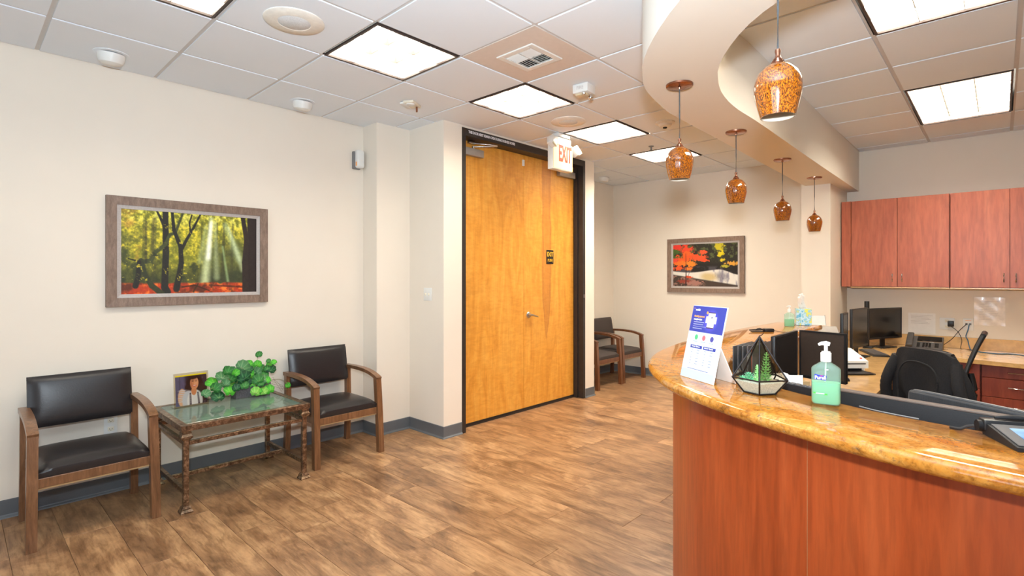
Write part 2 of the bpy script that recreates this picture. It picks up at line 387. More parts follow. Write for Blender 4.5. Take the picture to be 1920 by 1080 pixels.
def spline(pts, n=8):
    P_ = [Vector(p) for p in pts]; out = []
    for i in range(len(P_)-1):
        p0 = P_[max(i-1, 0)]; p1 = P_[i]; p2 = P_[i+1]; p3 = P_[min(i+2, len(P_)-1)]
        for k in range(n):
            t = k/n; out.append(0.5*((2*p1)+(-p0+p2)*t+(2*p0-5*p1+4*p2-p3)*t*t+(-p0+3*p1-3*p2+p3)*t**3))
    out.append(P_[-1]); return out
def resample(pts, n):
    L = [0]
    for a, b in zip(pts, pts[1:]): L.append(L[-1]+(b-a).length)
    out = []; j = 0
    for i in range(n):
        t = L[-1]*i/(n-1)
        while j < len(L)-2 and L[j+1] < t: j += 1
        f = (t-L[j])/max(1e-9, L[j+1]-L[j]); out.append(pts[j].lerp(pts[j+1], min(1, f)))
    return out
def offset2(pts, d):
    out = []
    for i, p in enumerate(pts):
        t = (pts[min(i+1, len(pts)-1)]-pts[max(i-1, 0)]); n = Vector((-t.y, t.x)).normalized(); out.append(Vector((p.x, p.y))+n*d)
    return out

# ------------------------------------------------------------------ picture painter (numpy raster -> colour attribute)
def vnoise(H, W, cy, cx, seed):
    r = np.random.RandomState(seed).rand(cy+2, cx+2); y = np.linspace(0, cy, H); x = np.linspace(0, cx, W)
    yi = np.minimum(y.astype(int), cy); xi = np.minimum(x.astype(int), cx); fy = (y-yi)[:, None]; fx = (x-xi)[None]
    fy = fy*fy*(3-2*fy); fx = fx*fx*(3-2*fx)
    a = r[yi][:, xi]; b = r[yi][:, xi+1]; c = r[yi+1][:, xi]; d = r[yi+1][:, xi+1]
    return a*(1-fy)*(1-fx)+b*(1-fy)*fx+c*fy*(1-fx)+d*fy*fx
def fbm(H, W, c, seed, o=4, ax=1.5):
    s = 0; a = 1; t = 0
    for k in range(o): s = s+a*vnoise(H, W, int(c*2**k), int(c*ax*2**k), seed+k*7); t += a; a *= 0.6
    return s/t
def lerpc(a, b, m): return a*(1-m[..., None])+np.array(b, float)*m[..., None]
def sstep(x, a, b):
    t = np.clip((x-a)/(b-a), 0, 1); return t*t*(3-2*t)
def stroke(img, X, Y, pts, w0, w1, col, alpha=1.0, soft=0.35):
    for i in range(len(pts)-1):
        (x0, y0), (x1, y1) = pts[i], pts[i+1]; dx, dy = x1-x0, y1-y0; L = dx*dx+dy*dy+1e-9
        t = np.clip(((X-x0)*dx+(Y-y0)*dy)/L, 0, 1); d = np.hypot(X-x0-t*dx, Y-y0-t*dy)
        f = (i+t)/(len(pts)-1); w_ = w0+(w1-w0)*f
        img = lerpc(img, col, alpha*(1-sstep(d, w_*(1-soft), w_*(1+soft))))
    return img
def blob(img, X, Y, cx, cy, rx, ry, col, alpha=1.0, soft=0.3, nz=None):
    d = np.hypot((X-cx)/rx, (Y-cy)/ry)
    if nz is not None: d = d+nz
    return lerpc(img, col, alpha*(1-sstep(d, 1-soft, 1+soft)))
def print_mesh(img, w, h, mtx):
    # img rows top->bottom, 0..255 sRGB. local plane x right, y up, centred
    H, W = img.shape[:2]; c = np.clip(img, 0, 255)/255.0; l = np.where(c <= 0.04045, c/12.92, ((c+0.055)/1.055)**2.4)
    xs = np.linspace(-w/2, w/2, W); ys = np.linspace(h/2, -h/2, H); XX, YY = np.meshgrid(xs, ys)
    co = np.stack([XX, YY, np.zeros_like(XX)], -1).reshape(-1, 3)
    R = np.array(mtx.to_3x3()); co = co @ R.T + np.array(mtx.translation)
    idx = np.arange(H*W).reshape(H, W); q = np.stack([idx[:-1, :-1], idx[1:, :-1], idx[1:, 1:], idx[:-1, 1:]], -1).reshape(-1, 4)
    me = bpy.data.meshes.new('print'); me.vertices.add(H*W); me.vertices.foreach_set('co', co.ravel().astype('f'))
    me.loops.add(q.size); me.polygons.add(len(q)); me.loops.foreach_set('vertex_index', q.ravel().astype('i'))
    me.polygons.foreach_set('loop_start', (np.arange(len(q))*4).astype('i')); me.update(calc_edges=True)
    at = me.color_attributes.new('Col', 'FLOAT_COLOR', 'POINT')
    at.data.foreach_set('color', np.concatenate([l.reshape(-1, 3), np.ones((H*W, 1))], 1).ravel().astype('f')); return me
SC.cycles.use_denoising = True
SC.cycles.max_bounces = 8; SC.cycles.transparent_max_bounces = 12; SC.cycles.caustics_reflective = False; SC.cycles.caustics_refractive = False
SC.cycles.sample_clamp_indirect = 6.0

# ================================================================== ROOM SHELL
XW0, XB = -4.5, 6.876      # wall behind the camera / far wall
YL, YR = 4.306, -2.6       # left wall / right wall (office side, outside the frame)
YJ, YD = 4.08, 3.58        # alcove wall, door wall
XJ, XA, XD0, XD1, XE = 2.598, 2.955, 3.168, 5.098, 5.285
struct('wall_left', B().box(XW0-.1, XB+.1, YL, YL+.1, 0, CEIL), M['wall'])
struct('wall_far', B().box(XB, XB+.1, YR-.1, YL+.1, 0, CEIL), M['wall'])
struct('wall_right', B().box(XW0-.1, XB+.1, YR-.1, YR, 0, CEIL), M['wall'])
struct('wall_near', B().box(XW0-.1, XW0, YR-.1, YL+.1, 0, CEIL), M['wall'])
struct('wall_alcove', B().box(XJ, XA, YJ, YL, 0, CEIL), M['wall'])
struct('wall_door_side', B().box(XA, XD0, YD, YL, 0, CEIL), M['wall'])
struct('wall_door_end', B().box(XD1, XE, YD, YL, 0, CEIL), M['wall'])
struct('wall_door_back', B().box(XD0, XD1, YD+.20, YL, 0, CEIL), M['dark'])
struct('wall_above_door', B().box(XD0, XD1, YD, YD+.20, 2.792, CEIL), M['wall'])
XP = 6.09
struct('wall_pier', B().box(XP, XB, 1.262, 1.53, 0, CEIL-.01), M['wall'])

w1 = link('added_window_1', None); w1['kind'] = 'structure'; w1.location = (XW0, .6, 0)  # added window, out of view, to go with the added daylight lamp
b = B()
for (a0, a1, c0, c1) in ((-1.8, 1.8, .45, .51), (-1.8, 1.8, 2.49, 2.55), (-1.8, -1.74, .51, 2.49), (1.74, 1.8, .51, 2.49), (-.03, .03, .51, 2.49)): b.box(0, .04, a0, a1, c0, c1)
part('added_window_frame', b, M['black_frame'], w1, False); part('pane', B().box(.012, .016, -1.74, 1.74, .51, 2.49), M['glass'], w1, False)
# curved bulkhead over the reception counter
SR = spline([(6.876,1.148,0),(5.0,1.12,0),(3.46,1.087,0),(3.0,1.085,0),(2.69,1.045,0),(2.45,.968,0),(2.33,.912,0),(2.175,.807,0),(2.04,.688,0),(1.947,.568,0),(1.86,.40,0),(1.79,.18,0),(1.75,-.1,0),(1.73,-.6,0),(1.73,-2.6,0)], 6)
SL = spline([(6.876,1.50,0),(6.0,1.49,0),(4.72,1.457,0),(3.6,1.422,0),(2.97,1.405,0),(2.74,1.385,0),(2.41,1.317,0),(2.21,1.227,0),(2.04,1.122,0),(1.87,.978,0),(1.70,.80,0),(1.56,.6,0),(1.44,.36,0),(1.37,.1,0),(1.34,-.3,0),(1.33,-.9,0),(1.33,-2.6,0)], 6)
SR = resample(SR, 90); SL = resample(SL, 90); ZS = 2.374
def ribbon(b, A, C, z0, z1):
    va = [b.bm.verts.new((p.x, p.y, z0)) for p in A]; vb = [b.bm.verts.new((p.x, p.y, z0)) for p in C]
    wa = [b.bm.verts.new((p.x, p.y, z1)) for p in A]; wb = [b.bm.verts.new((p.x, p.y, z1)) for p in C]
    for i in range(len(A)-1):
        b.bm.faces.new((va[i], va[i+1], vb[i+1], vb[i])); b.bm.faces.new((wa[i], wa[i+1], wb[i+1], wb[i]))
        b.bm.faces.new((va[i], va[i+1], wa[i+1], wa[i])); b.bm.faces.new((vb[i], vb[i+1], wb[i+1], wb[i]))
    b.bm.faces.new((va[0], vb[0], wb[0], wa[0])); b.bm.faces.new((va[-1], vb[-1], wb[-1], wa[-1])); return b
struct('wall_bulkhead', ribbon(B(), SR, SL, ZS, CEIL-.001), M['soffit'], smooth=True)

# ------------------------------------------------------------------ ceiling: slab with openings, lay-in tiles as parts
mid = [(a+b)/2 for a, b in zip(SR, SL)]
lobby_poly = [(p.x, p.y) for p in mid] + [(XW0, YR), (XW0, YL), (XB, YL)]
office_poly = [(p.x, p.y) for p in mid] + [(XB, YR)]
def clip(poly, x0, x1, y0, y1):
    def half(ps, f, g):
        out = []
        for i in range(len(ps)):
            a, b = ps[i-1], ps[i]; fa, fb = f(a), f(b)
            if (fa >= 0) != (fb >= 0):
                t = fa/(fa-fb); out.append((a[0]+(b[0]-a[0])*t, a[1]+(b[1]-a[1])*t))
            if fb >= 0: out.append(b)
        return out
    for f in (lambda p: p[0]-x0, lambda p: x1-p[0], lambda p: p[1]-y0, lambda p: y1-p[1]):
        poly = half(poly, f, None)
        if len(poly) < 3: return []
    q = [poly[0]]
    for p in poly[1:]:
        if abs(p[0]-q[-1][0])+abs(p[1]-q[-1][1]) > 1e-4: q.append(p)
    if len(q) > 2 and abs(q[0][0]-q[-1][0])+abs(q[0][1]-q[-1][1]) < 1e-4: q.pop()
    return q
def area(p): return abs(sum(p[i-1][0]*p[i][1]-p[i][0]*p[i-1][1] for i in range(len(p))))/2
GX, GY = 0.585*T, 6.065*T           # lobby grid origin
OX, OY = (0.585+0.35)*T, (6.065-5.19)*T - 0.0
slab = B(); tiles = []
lights_l = [(-2, 1), (0, 1), (2, 1), (4, 1), (6, 1), (8, 1)]
def cells(poly, gx, gy, irange, jrange, skip):
    for i in irange:
        for j in jrange:
            x0, x1 = gx+i*T, gx+(i+1)*T; y1, y0 = gy-j*T, gy-(j+1)*T
            x0 = max(x0, XW0); x1 = min(x1, XB); y0 = max(y0, YR); y1 = min(y1, YL)
            if x1-x0 < .02 or y1-y0 < .02: continue
            c = clip(poly, x0, x1, y0, y1)
            if len(c) < 3 or area(c) < 0.002: continue
            if (i, j) in skip: continue
            slab.poly([(px, py, CEIL) for px, py in c]); tiles.append((i, j, x0, x1, y0, y1, poly))
cells(lobby_poly, GX, GY, range(-9, 11), range(-1, 11), set(lights_l))
lights_o = [(-1, 0), (3, 0), (7, 0)]   # each two modules long
cells(office_poly, OX, OY, range(-9, 11), range(-2, 7), {(a+d, j) for a, j in lights_o for d in (0, 1)})
ceil_o = struct('ceiling', slab, M['grid'])
struct('ceiling_deck', B().box(XW0, XB, YR, YL, CEIL+.16, CEIL+.2), M['dark'])
VENT = (3, 2)
g = 0.012
for (i, j, x0, x1, y0, y1, poly) in tiles:
    c = clip(poly, x0+g, x1-g, y0+g, y1-g)
    if len(c) < 3 or area(c) < 0.003: continue
    if poly is lobby_poly and (i, j) == VENT: continue
    cx = sum(p[0] for p in c)/len(c); cy = sum(p[1] for p in c)/len(c)
    b = B().prism([(p[0]-cx, p[1]-cy) for p in c], -0.007, 0.0)
    o = part('ceiling_tile', b, M['tile'], ceil_o, smooth=False); o.location = (cx, cy, CEIL-.0002)

# ------------------------------------------------------------------ floor planks
floor_o = struct('floor', B().box(XW0, XB, YR, YL, -.05, -.004), M['floor_base'])
PW, PL = 0.2195, 1.219
k0 = 0.64
offs = {-1: 3.73, 0: 3.08, 1: 3.535, 2: 3.108, 3: 2.87, 4: 3.08, 5: 2.298, 6: 2.915, 7: 3.4, 8: 1.95, 9: 2.795, 10: 3.3, 11: 2.796, 12: 2.264}
plank_me = B().box(-PW/2+.0007, PW/2-.0007, -PL/2+.0007, PL/2-.0007, -.004, 0, 0.0009, 1).mesh(); plank_me.materials.append(M['floor'])
k = -12
while k0 + k*PW < XB:
    xa = max(k0+k*PW, -1.6); xb = min(k0+(k+1)*PW, XB)
    if xb - xa > .01:
        e = offs.get(k, 3.0 + random.uniform(-.6, .6))
        while e < YL: e += PL
        y = e
        while y > -1.6:
            ya, yb = max(y-PL, -1.6), min(y, YL)
            if yb-ya > .02:
                if abs(yb-ya-PL) < 1e-3 and abs(xb-xa-PW) < 1e-3: me = plank_me
                else:
                    me = B().box(-(xb-xa)/2+.0007, (xb-xa)/2-.0007, -(yb-ya)/2+.0007, (yb-ya)/2-.0007, -.004, 0, 0.0009, 1).mesh(); me.materials.append(M['floor'])
                o = link('plank', me, floor_o, ((xa+xb)/2, (ya+yb)/2, 0))
            y -= PL
    k += 1

# ------------------------------------------------------------------ baseboards
def baseboard(name, pts):
    b = B(); P_ = [Vector((*p, 0)) for p in pts]
    prof = [(0, 0), (.016, 0), (.014, .006), (.007, .014), (.005, .02), (.005, .104), (0, .107)]
    rings = []
    for i, p in enumerate(P_):
        d0 = (p-P_[i-1]).normalized() if i else None; d1 = (P_[i+1]-p).normalized() if i < len(P_)-1 else None
        if d0 is None: d0 = d1
        if d1 is None: d1 = d0
        n0 = Vector((d0.y, -d0.x, 0)); n1 = Vector((d1.y, -d1.x, 0)); m = (n0+n1); m = m/m.dot(n0) if m.length > .01 else n0
        rings.append([b.bm.verts.new(p+m*q[0]+Vector((0, 0, q[1]))) for q in prof])
    for a, c in zip(rings, rings[1:]):
        for i in range(len(prof)-1): b.bm.faces.new((a[i], a[i+1], c[i+1], c[i]))
    struct(name, b, M['base_rubber'])
baseboard('baseboard_left', [(XW0, YL), (XJ, YL), (XJ, YJ), (XA, YJ), (XA, YD), (XD0, YD)])
baseboard('baseboard_door_end', [(XD1, YD), (XE, YD), (XE, YL), (XB, YL), (XB, 1.53), (XP, 1.53), (XP, 1.262)])

# ------------------------------------------------------------------ recessed troffers
def troffer(label, group, x0, x1, y0, y1, nx, ny, em, tint=None):
    cx, cy = (x0+x1)/2, (y0+y1)/2
    t = thing('troffer_light', label, 'ceiling light', (cx, cy, CEIL), 0, group)
    hx, hy = (x1-x0)/2-.010, (y1-y0)/2-.010
    b = B(); f = .014
    for (a0, a1, b0, b1) in ((-hx, hx, -hy, -hy+f), (-hx, hx, hy-f, hy), (-hx, -hx+f, -hy+f, hy-f), (hx-f, hx, -hy+f, hy-f)): b.box(a0, a1, b0, b1, -.010, .004, .0015, 1)
    part('trim_frame', b, M['frame_dark'], t, False)
    b = B(); h = .10
    for (a0, a1, b0, b1) in ((-hx, hx, -hy, -hy+.004), (-hx, hx, hy-.004, hy), (-hx, -hx+.004, -hy, hy), (hx-.004, hx, -hy, hy)): b.box(a0, a1, b0, b1, .004, h)
    part('housing', b, M['white'], t, False)
    part('lamp_panel', B().box(-hx, hx, -hy, hy, h-.02, h), em, t, False)
    ix, iy = hx-f, hy-f
    for q in range(1, nx): part('louver_blade', B().box(-ix+2*ix*q/nx-.0015, -ix+2*ix*q/nx+.0015, -iy, iy, .0, .055), M['louver'], t, False)
    for q in range(1, ny): part('louver_blade', B().box(-ix, ix, -iy+2*iy*q/ny-.0015, -iy+2*iy*q/ny+.0015, .0, .055), M['louver'], t, False)
    return t
M['frame_dark'] = mat('troffer_trim_dark', (66, 54, 50), 0.4)
M['louver'] = mat('louver_semi_specular', (128, 122, 114), 0.35)
em_l = emitter('lobby_lamp', PANEL_LOBBY[:3], PANEL_LOBBY[3]); em_o = emitter('office_lamp', PANEL_OFFICE[:3], PANEL_OFFICE[3])
ll = ['square recessed ceiling light behind the viewer in the lobby row', 'square recessed light cut off by the top edge of the photo at left', 'brightest square recessed light, largest of the row beside the air vent',
      'second square recessed light in front of the double doors, just past the vent', 'third square recessed light, right above the exit sign', 'farthest square recessed light, partly behind the second pendant lamp']
for (i, j), lb in zip(lights_l, ll):
    em_i = emitter('lobby_lamp', PANEL_LOBBY[:3], PANEL_LOBBY[3]*{-2: .55, 0: .75, 2: .95, 4: 1.2, 6: 2.0, 8: 3.0}[i])
    troffer(lb, 'square lobby troffers', GX+i*T, GX+(i+1)*T, GY-(j+1)*T, GY-j*T, 3, 3, em_i)
lo = ['long recessed office light behind the top right edge of the view', 'long recessed louvred light at the top right edge above the desk area', 'long recessed louvred light with white blades above the wall cabinets']
for (i, j), lb in zip(lights_o, lo):
    troffer(lb, 'long office troffers', OX+i*T, OX+(i+2)*T, OY-(j+1)*T, OY-j*T, 9 if i != 3 else 6, 3, em_o)

# ------------------------------------------------------------------ double door
d = link('door_1', None); d['kind'] = 'structure'; d.location = (XD0, YD, 0)
W_ = XD1-XD0
b = B(); b.box(0, .047, -.004, .20, 0, 2.79, .002, 1); part('jamb', b, M['black_frame'], d)
b = B(); b.box(W_-.045, W_, -.004, .20, 0, 2.79, .002, 1); b.box(W_-.063, W_-.045, .07, .115, 0, 2.72, .001, 1); part('jamb', b, M['black_frame'], d)
b = B(); b.box(.047, W_-.045, -.004, .20, 2.72, 2.79, .002, 1); part('header', b, M['black_frame'], d)
b = B(); b.box(.047, W_-.063, .115, .18, 0, .012); part('threshold', b, M['black_frame'], d)
MT = 4.147-XD0
def leaf(x0, x1, nm):
    return part('door_leaf', B().box(x0, x1, .120, .164, .028, 2.718, .0015, 1), M['birch'], d)
lf1 = leaf(.05, MT-.0018, 1); lf2 = leaf(MT+.0018, W_-.066, 2)
part('bottom_seal', B().box(.05, W_-.066, .117, .123, .012, .034), M['black'], d)
lf2.data.materials[0] = M['birch_fig']
# lever
hd = part('lever_handle', B().lathe([(.0, 0), (.030, 0), (.033, .006), (.028, .012), (.014, .016), (.012, .045), (.0, .047)], seg=20, mtx=Matrix.Translation((MT+.075, .120, 1.018)) @ Matrix.Rotation(PI/2, 4, 'X')).tube([(MT+.075, .080, 1.018), (MT+.10, .074, 1.016), (MT+.14, .074, 1.006), (MT+.19, .080, .994)], [.012, .010, .009, .006]), M['steel'], lf2)
# closers
def closer(x, s, lf):
    b = B().box(x-.15, x+.15, .072, .119, 2.575, 2.645, .004); o = part('door_closer', b, M['grey_metal'], lf)
    b = B().bar((x+s*.02, .085, 2.662), (x+s*.20, -.06, 2.672), .022, .008, .002).bar((x+s*.20, -.06, 2.680), (x+s*.03, .10, 2.700), .018, .006, .002)
    b.cyl((x+s*.02, .085, 0), .012, 2.645, 2.67, 12).box(x-.03, x+.05, .09, .118, 2.69, 2.712, .002)
    part('closer_arm', b, M['steel'], o)
closer(.20, 1, lf1)
closer(W_-.24, -1, lf2)
part('contact_sensor', B().box(MT-.028, MT+.0, .105, .120, 2.60, 2.665, .003), M['white'], lf1)
me = text_mesh('THIS DOOR MUST REMAIN OPEN DURING BUSINESS HOURS', .034, .0006, .92, frame_mtx((.58, -.0052, 2.760), (1, 0, 0), (0, 0, 1)), bold=.0012)
xs_ = [v.co.x for v in me.vertices]; s_ = .63/(max(xs_)-min(xs_)); mx_ = (max(xs_)+min(xs_))/2
for v in me.vertices: v.co.x = .392+(v.co.x-mx_)*s_
part('header_lettering', me, M['white_letter'], d, False)
part('strike_plate', B().box(W_-.030, W_-.022, -.0065, -.004, 1.18, 1.22), M['steel'], d)

# push plaque
t = thing('door_plaque', 'small black plaque with gold EXIT (PUSH) lettering on the right door leaf', 'sign', (4.585, YD+.120, 1.648))
part('plate', B().box(-.062, .062, -.006, -.0005, -.078, .078, .002, 1), M['black'], t)
part('lettering', text_mesh('EXIT', .068, .0005, .80, frame_mtx((0, -.0068, .028), (1, 0, 0), (0, 0, 1)), bold=.0015), M['gold'], t, False)
part('lettering', text_mesh('(PUSH)', .042, .0005, .72, frame_mtx((0, -.0068, -.038), (1, 0, 0), (0, 0, 1)), bold=.0008), M['gold'], t, False)

# ------------------------------------------------------------------ exit sign with emergency heads
t = thing('exit_sign', 'cream box exit sign with red EXIT letters and two lamp heads, hung before the door', 'exit sign', (4.045, 3.10, CEIL))
def exit_face():
    k = NT('exit_face_lit'); k.color(lin((214, 196, 146))); k.b.inputs['Roughness'].default_value = .5
    k.b.inputs['Emission Color'].default_value = (*lin((255, 226, 150)), 1); k.b.inputs['Emission Strength'].default_value = .12; return k.m
M['exitface'] = exit_face()
part('mounting_canopy', B().box(-.09, .09, -.02, .07, -.045, -.0075, .006), M['white'], t)
part('housing', B().box(-.155, .155, .0, .065, -.36, -.10, .006), M['white'], t)
part('top_pack', B().box(-.16, .12, -.01, .075, -.125, -.045, .012), M['white'], t)
part('face', B().box(-.150, .150, -.004, .0005, -.352, -.106, .001, 1), M['exitface'], t)
part('lettering', text_mesh('EXIT', .215, .0008, .46, frame_mtx((.03, -.0052, -.205), (1, 0, 0), (0, 0, 1)), bold=.007), M['red'], t, False)
for sx in (-1, 1):
    rot = Matrix.Rotation(sx*-.5, 3, 'Y') @ Matrix.Rotation(-.35, 3, 'X')
    h = part('lamp_head', B().cbox((sx*.205 if sx > 0 else -.165, .0, -.14 if sx > 0 else -.105), (.085, .07, .095), .014, rot), M['white'], t)
    part('lens', B().cbox((sx*.212 if sx > 0 else -.165, -.03, -.147 if sx > 0 else -.120), (.062, .02, .07), .006, rot), M['led_lens'], h)

# ------------------------------------------------------------------ ceiling speakers, cans, detectors
def disc_thing(name, label, cat, x, y, parts, grp=None):
    t = thing(name, label, cat, (x, y, CEIL-.007), 0, grp)
    for nm, prof, m in parts: part(nm, B().lathe(prof, seg=40), m, t)
    return t
M['spk_grille'] = mat('speaker_grille', (218, 222, 224), 0.8, scale=200, var=.12)
M['spk_rim'] = mat('speaker_rim', (232, 228, 218), 0.55)
for (x, y, lb) in ((1.265, 2.79, 'large round ceiling speaker with grey centre, near the top left'), (3.745, 2.81, 'round beige ceiling speaker between the second and third square lights')):
    disc_thing('ceiling_speaker', lb, 'speaker', x, y, [('rim', [(.155, 0), (.155, -.004), (.150, -.008), (.085, -.012), (.083, -.010), (.0, -.010)], M['spk_rim']), ('grille', [(.0, -.0125), (.080, -.0118), (.083, -.010)], M['spk_grille'])], 'round ceiling speakers')
for (x, y, lb) in ((.677, 4.03, 'white eyeball downlight nearest the viewer, beside the left wall'), (1.894, 4.03, 'white eyeball downlight on the ceiling above the right black chair'), (6.19, 4.03, 'small white eyeball downlight in the far ceiling corner past the doors')):
    t = disc_thing('eyeball_downlight', lb, 'downlight', x, y, [('trim_ring', [(.092, 0), (.092, -.003), (.072, -.006), (.068, -.002), (.068, 0)], M['tile'])], 'eyeball downlights by the left wall')
    b = B().lathe([(.0, -.070), (.040, -.067), (.062, -.054), (.072, -.028), (.072, 0)], seg=32, mtx=Matrix.Rotation(.16, 4, 'X')); part('eyeball', b, M['white'], t)
t = disc_thing('smoke_detector', 'round beige smoke detector on the ceiling beside the bulkhead', 'detector', 4.359, 2.195, [('body', [(.085, 0), (.085, -.010), (.060, -.018), (.052, -.036), (.030, -.044), (.0, -.044)], M['spk_rim']), ('chamber', [(.018, -.044), (.018, -.052), (.0, -.052)], M['dark'])])
t = thing('sprinkler_head', 'small dark metal sprinkler head hanging before the farthest square light', 'sprinkler', (5.05, 2.70, CEIL-.007))
part('escutcheon', B().cyl((0, 0, 0), .028, -.006, 0, 20), M['grey'], t)
part('pipe', B().cyl((0, 0, 0), .009, -.045, -.006, 12), M['grey'], t)
part('deflector', B().lathe([(.0, -.055), (.026, -.052), (.03, -.050), (.0, -.046)], seg=16), M['dgrey'], t)
# fire strobe and emergency unit
t = thing('fire_strobe', 'white ceiling strobe box with faded FIRE print and small bulbs', 'alarm strobe', (3.122, 2.20, CEIL-.007), .1)
part('body', B().box(-.062, .062, -.062, .062, -.065, 0, .008), M['white'], t)
part('lens', B().box(-.045, .02, -.035, .05, -.078, -.062, .008), M['led_lens'], t)
part('bulb', B().lathe([(.0, -.095), (.014, -.09), (.018, -.078), (.014, -.064), (0, -.062)], (.042, -.03, 0), 14).lathe([(.0, -.09), (.010, -.086), (.013, -.076), (.0, -.062)], (-.056, -.03, 0), 12), M['chrome'], t)
part('lettering', text_mesh('FIRE', .034, .0005, .9, frame_mtx((-.0625, 0, -.032), (0, -1, 0), (0, 0, 1))), M['paper_ink'], t, False)
t = thing('emergency_sensor', 'flat white ceiling sensor with small metal stem, left of the vent', 'sensor', (2.50, 3.42, CEIL-.007), .5)
part('body', B().box(-.075, .075, -.045, .045, -.020, 0, .006), M['offwhite'], t)
part('wing', B().cbox((.0, .055, -.014), (.13, .04, .016), .005), M['white'], t)
part('cap', B().lathe([(.0, -.03), (.03, -.028), (.035, -.018), (.035, 0)], (-.03, 0, 0), 16), M['white'], t)
part('stem', B().cyl((.045, -.02, 0), .008, -.06, -.02, 12), M['copper'], t)
# air vent with beige panel
vx0, vy1 = GX+VENT[0]*T, GY-VENT[1]*T; vx1, vy0 = vx0+T, vy1-T
M['vent_panel'] = mat('vent_panel_beige', (216, 204, 194), 0.6, var=.02)
t = thing('air_vent', 'square ceiling air vent with white four-way grille in a beige panel', 'air vent', ((vx0+vx1)/2, (vy0+vy1)/2, CEIL))
b = B(); hh = T/2-.008
for (a0, a1, b0, b1) in ((-hh, hh, -hh, -.145), (-hh, hh, .145, hh), (-hh, -.145, -.145, .145), (.145, hh, -.145, .145)): b.box(a0, a1, b0, b1, -.006, -.001)
part('panel', b, M['vent_panel'], t, False)
b = B()
for (a0, a1, b0, b1) in ((-.148, .148, -.148, -.108), (-.148, .148, .108, .148), (-.148, -.108, -.108, .108), (.108, .148, -.108, .108)): b.box(a0, a1, b0, b1, -.014, -.005, .002, 1)
b.box(-.108, .108, -.003, .003, -.012, -.005).box(-.003, .003, -.108, .108, -.012, -.005)
part('grille_frame', b, M['white'], t, False)
part('duct_opening', B().box(-.11, .11, -.11, .11, -.0045, -.0035), M['dark'], t, False)
for qx, qy in ((-1, -1), (1, -1), (-1, 1), (1, 1)):
    for kk in range(5):
        o_ = .014+kk*.020
        if qx*qy > 0: part('vent_slat', B().cbox((qx*.055, qy*o_, -.010), (.100, .014, .0015), 0, Matrix.Rotation(.7*qy, 3, 'X')), M['white'], t, False)
        else: part('vent_slat', B().cbox((qx*o_, qy*.055, -.010), (.014, .100, .0015), 0, Matrix.Rotation(-.7*qx, 3, 'Y')), M['white'], t, False)

# ================================================================== RECEPTION COUNTER
OUT = spline([(4.47,1.315,0),(3.79,1.335,0),(3.3,1.33,0),(2.82,1.305,0),(2.6,1.275,0),(2.32,1.215,0),(2.1,1.135,0),(1.92,1.03,0),(1.70,.845,0),(1.525,.60,0),(1.415,.37,0),(1.352,.19,0),(1.318,.03,0),(1.30,-.2,0),(1.295,-.6,0),(1.295,-1.4,0)], 6)
INN = spline([(4.45,.975,0),(4.0,.965,0),(3.5,.955,0),(3.0,.94,0),(2.69,.925,0),(2.45,.895,0),(2.25,.84,0),(2.09,.775,0),(1.957,.690,0),(1.845,.535,0),(1.785,.43,0),(1.735,.335,0),(1.70,.26,0),(1.675,.18,0),(1.65,.06,0),(1.635,-.1,0),(1.625,-.5,0),(1.625,-1.4,0)], 6)
N = 120
OUT = resample(OUT, N); INN = resample(INN, N)
ZT = 1.067; TH = .040
def top_loft():
    b = B(); r = TH/2; rings = []
    for i in range(N):
        o, n = OUT[i], INN[i]; d_ = (n-o); d_.normalize()
        ring = []
        for a in range(7):
            th = -PI/2 + PI*a/6; ring.append(o + d_*(r - r*math.cos(th)) + Vector((0, 0, ZT-r + r*math.sin(th))))
        for a in range(7):
            th = PI/2 - PI*a/6; ring.append(n - d_*(r*.5 - r*.5*math.cos(th)) + Vector((0, 0, ZT-r + r*math.sin(th))))
        rings.append([b.bm.verts.new(q) for q in ring])
    for a, c in zip(rings, rings[1:]):
        m_ = len(a)
        for i in range(m_): b.bm.faces.new((a[i], a[(i+1) % m_], c[(i+1) % m_], c[i]))
    b.bm.faces.new(rings[0][::-1]); b.bm.faces.new(rings[-1]); return b
o = part('countertop', top_loft(), M['granite']); tag(o, 'glossy golden granite countertop with bullnose edge on the curved reception counter', 'countertop')
t = thing('reception_counter', 'curved cherry wood reception counter base under the granite top', 'counter', (2.2, .6, 0))
PO = offset2(OUT, 0); 
nin = [(INN[i]-OUT[i]).normalized() for i in range(N)]
PO = [OUT[i]+nin[i]*.105 for i in range(N)]; PI_ = [OUT[i]+nin[i]*.13 for i in range(N)]; PB = [OUT[i]+nin[i]*.22 for i in range(N)]
# seam where the ray at u=1487 meets the face
def u_of(p): dd = p.x*CY+p.y*SN; return 960+FPX*(p.x*SN-p.y*CY)/dd
ks = [i for i in range(N) if u_of(PO[i]) > 1487 and PO[i].y < .5][0]
cuts = [0, 26, 48, ks, min(N-1, ks+26), N-1]
cuts = sorted(set(cuts)); o0 = Vector((2.2, .6, 0))
for a, c in zip(cuts, cuts[1:]):
    A_ = [p-o0 for p in PO[a:c+1]]; C_ = [p-o0 for p in PI_[a:c+1]]
    A_[-1] = A_[-1].lerp(A_[-2], .03); C_[-1] = C_[-1].lerp(C_[-2], .03)
    part('front_panel', ribbon(B(), A_, C_, .0, ZT-TH+.002), M['cherry'], t)
sp_ = PO[ks]-o0; tn = (PO[ks+1]-PO[ks-1]).normalized(); nn = nin[ks]
part('seam_strip', B().bar(sp_+nn*.004+Vector((0, 0, .0)), sp_+nn*.004+Vector((0, 0, ZT-TH)), .006, .006), M['tanedge'], t, False)
part('inner_wall', ribbon(B(), [p-o0 for p in PI_], [p-o0 for p in PB], 0, ZT-TH), M['tanedge'], t)
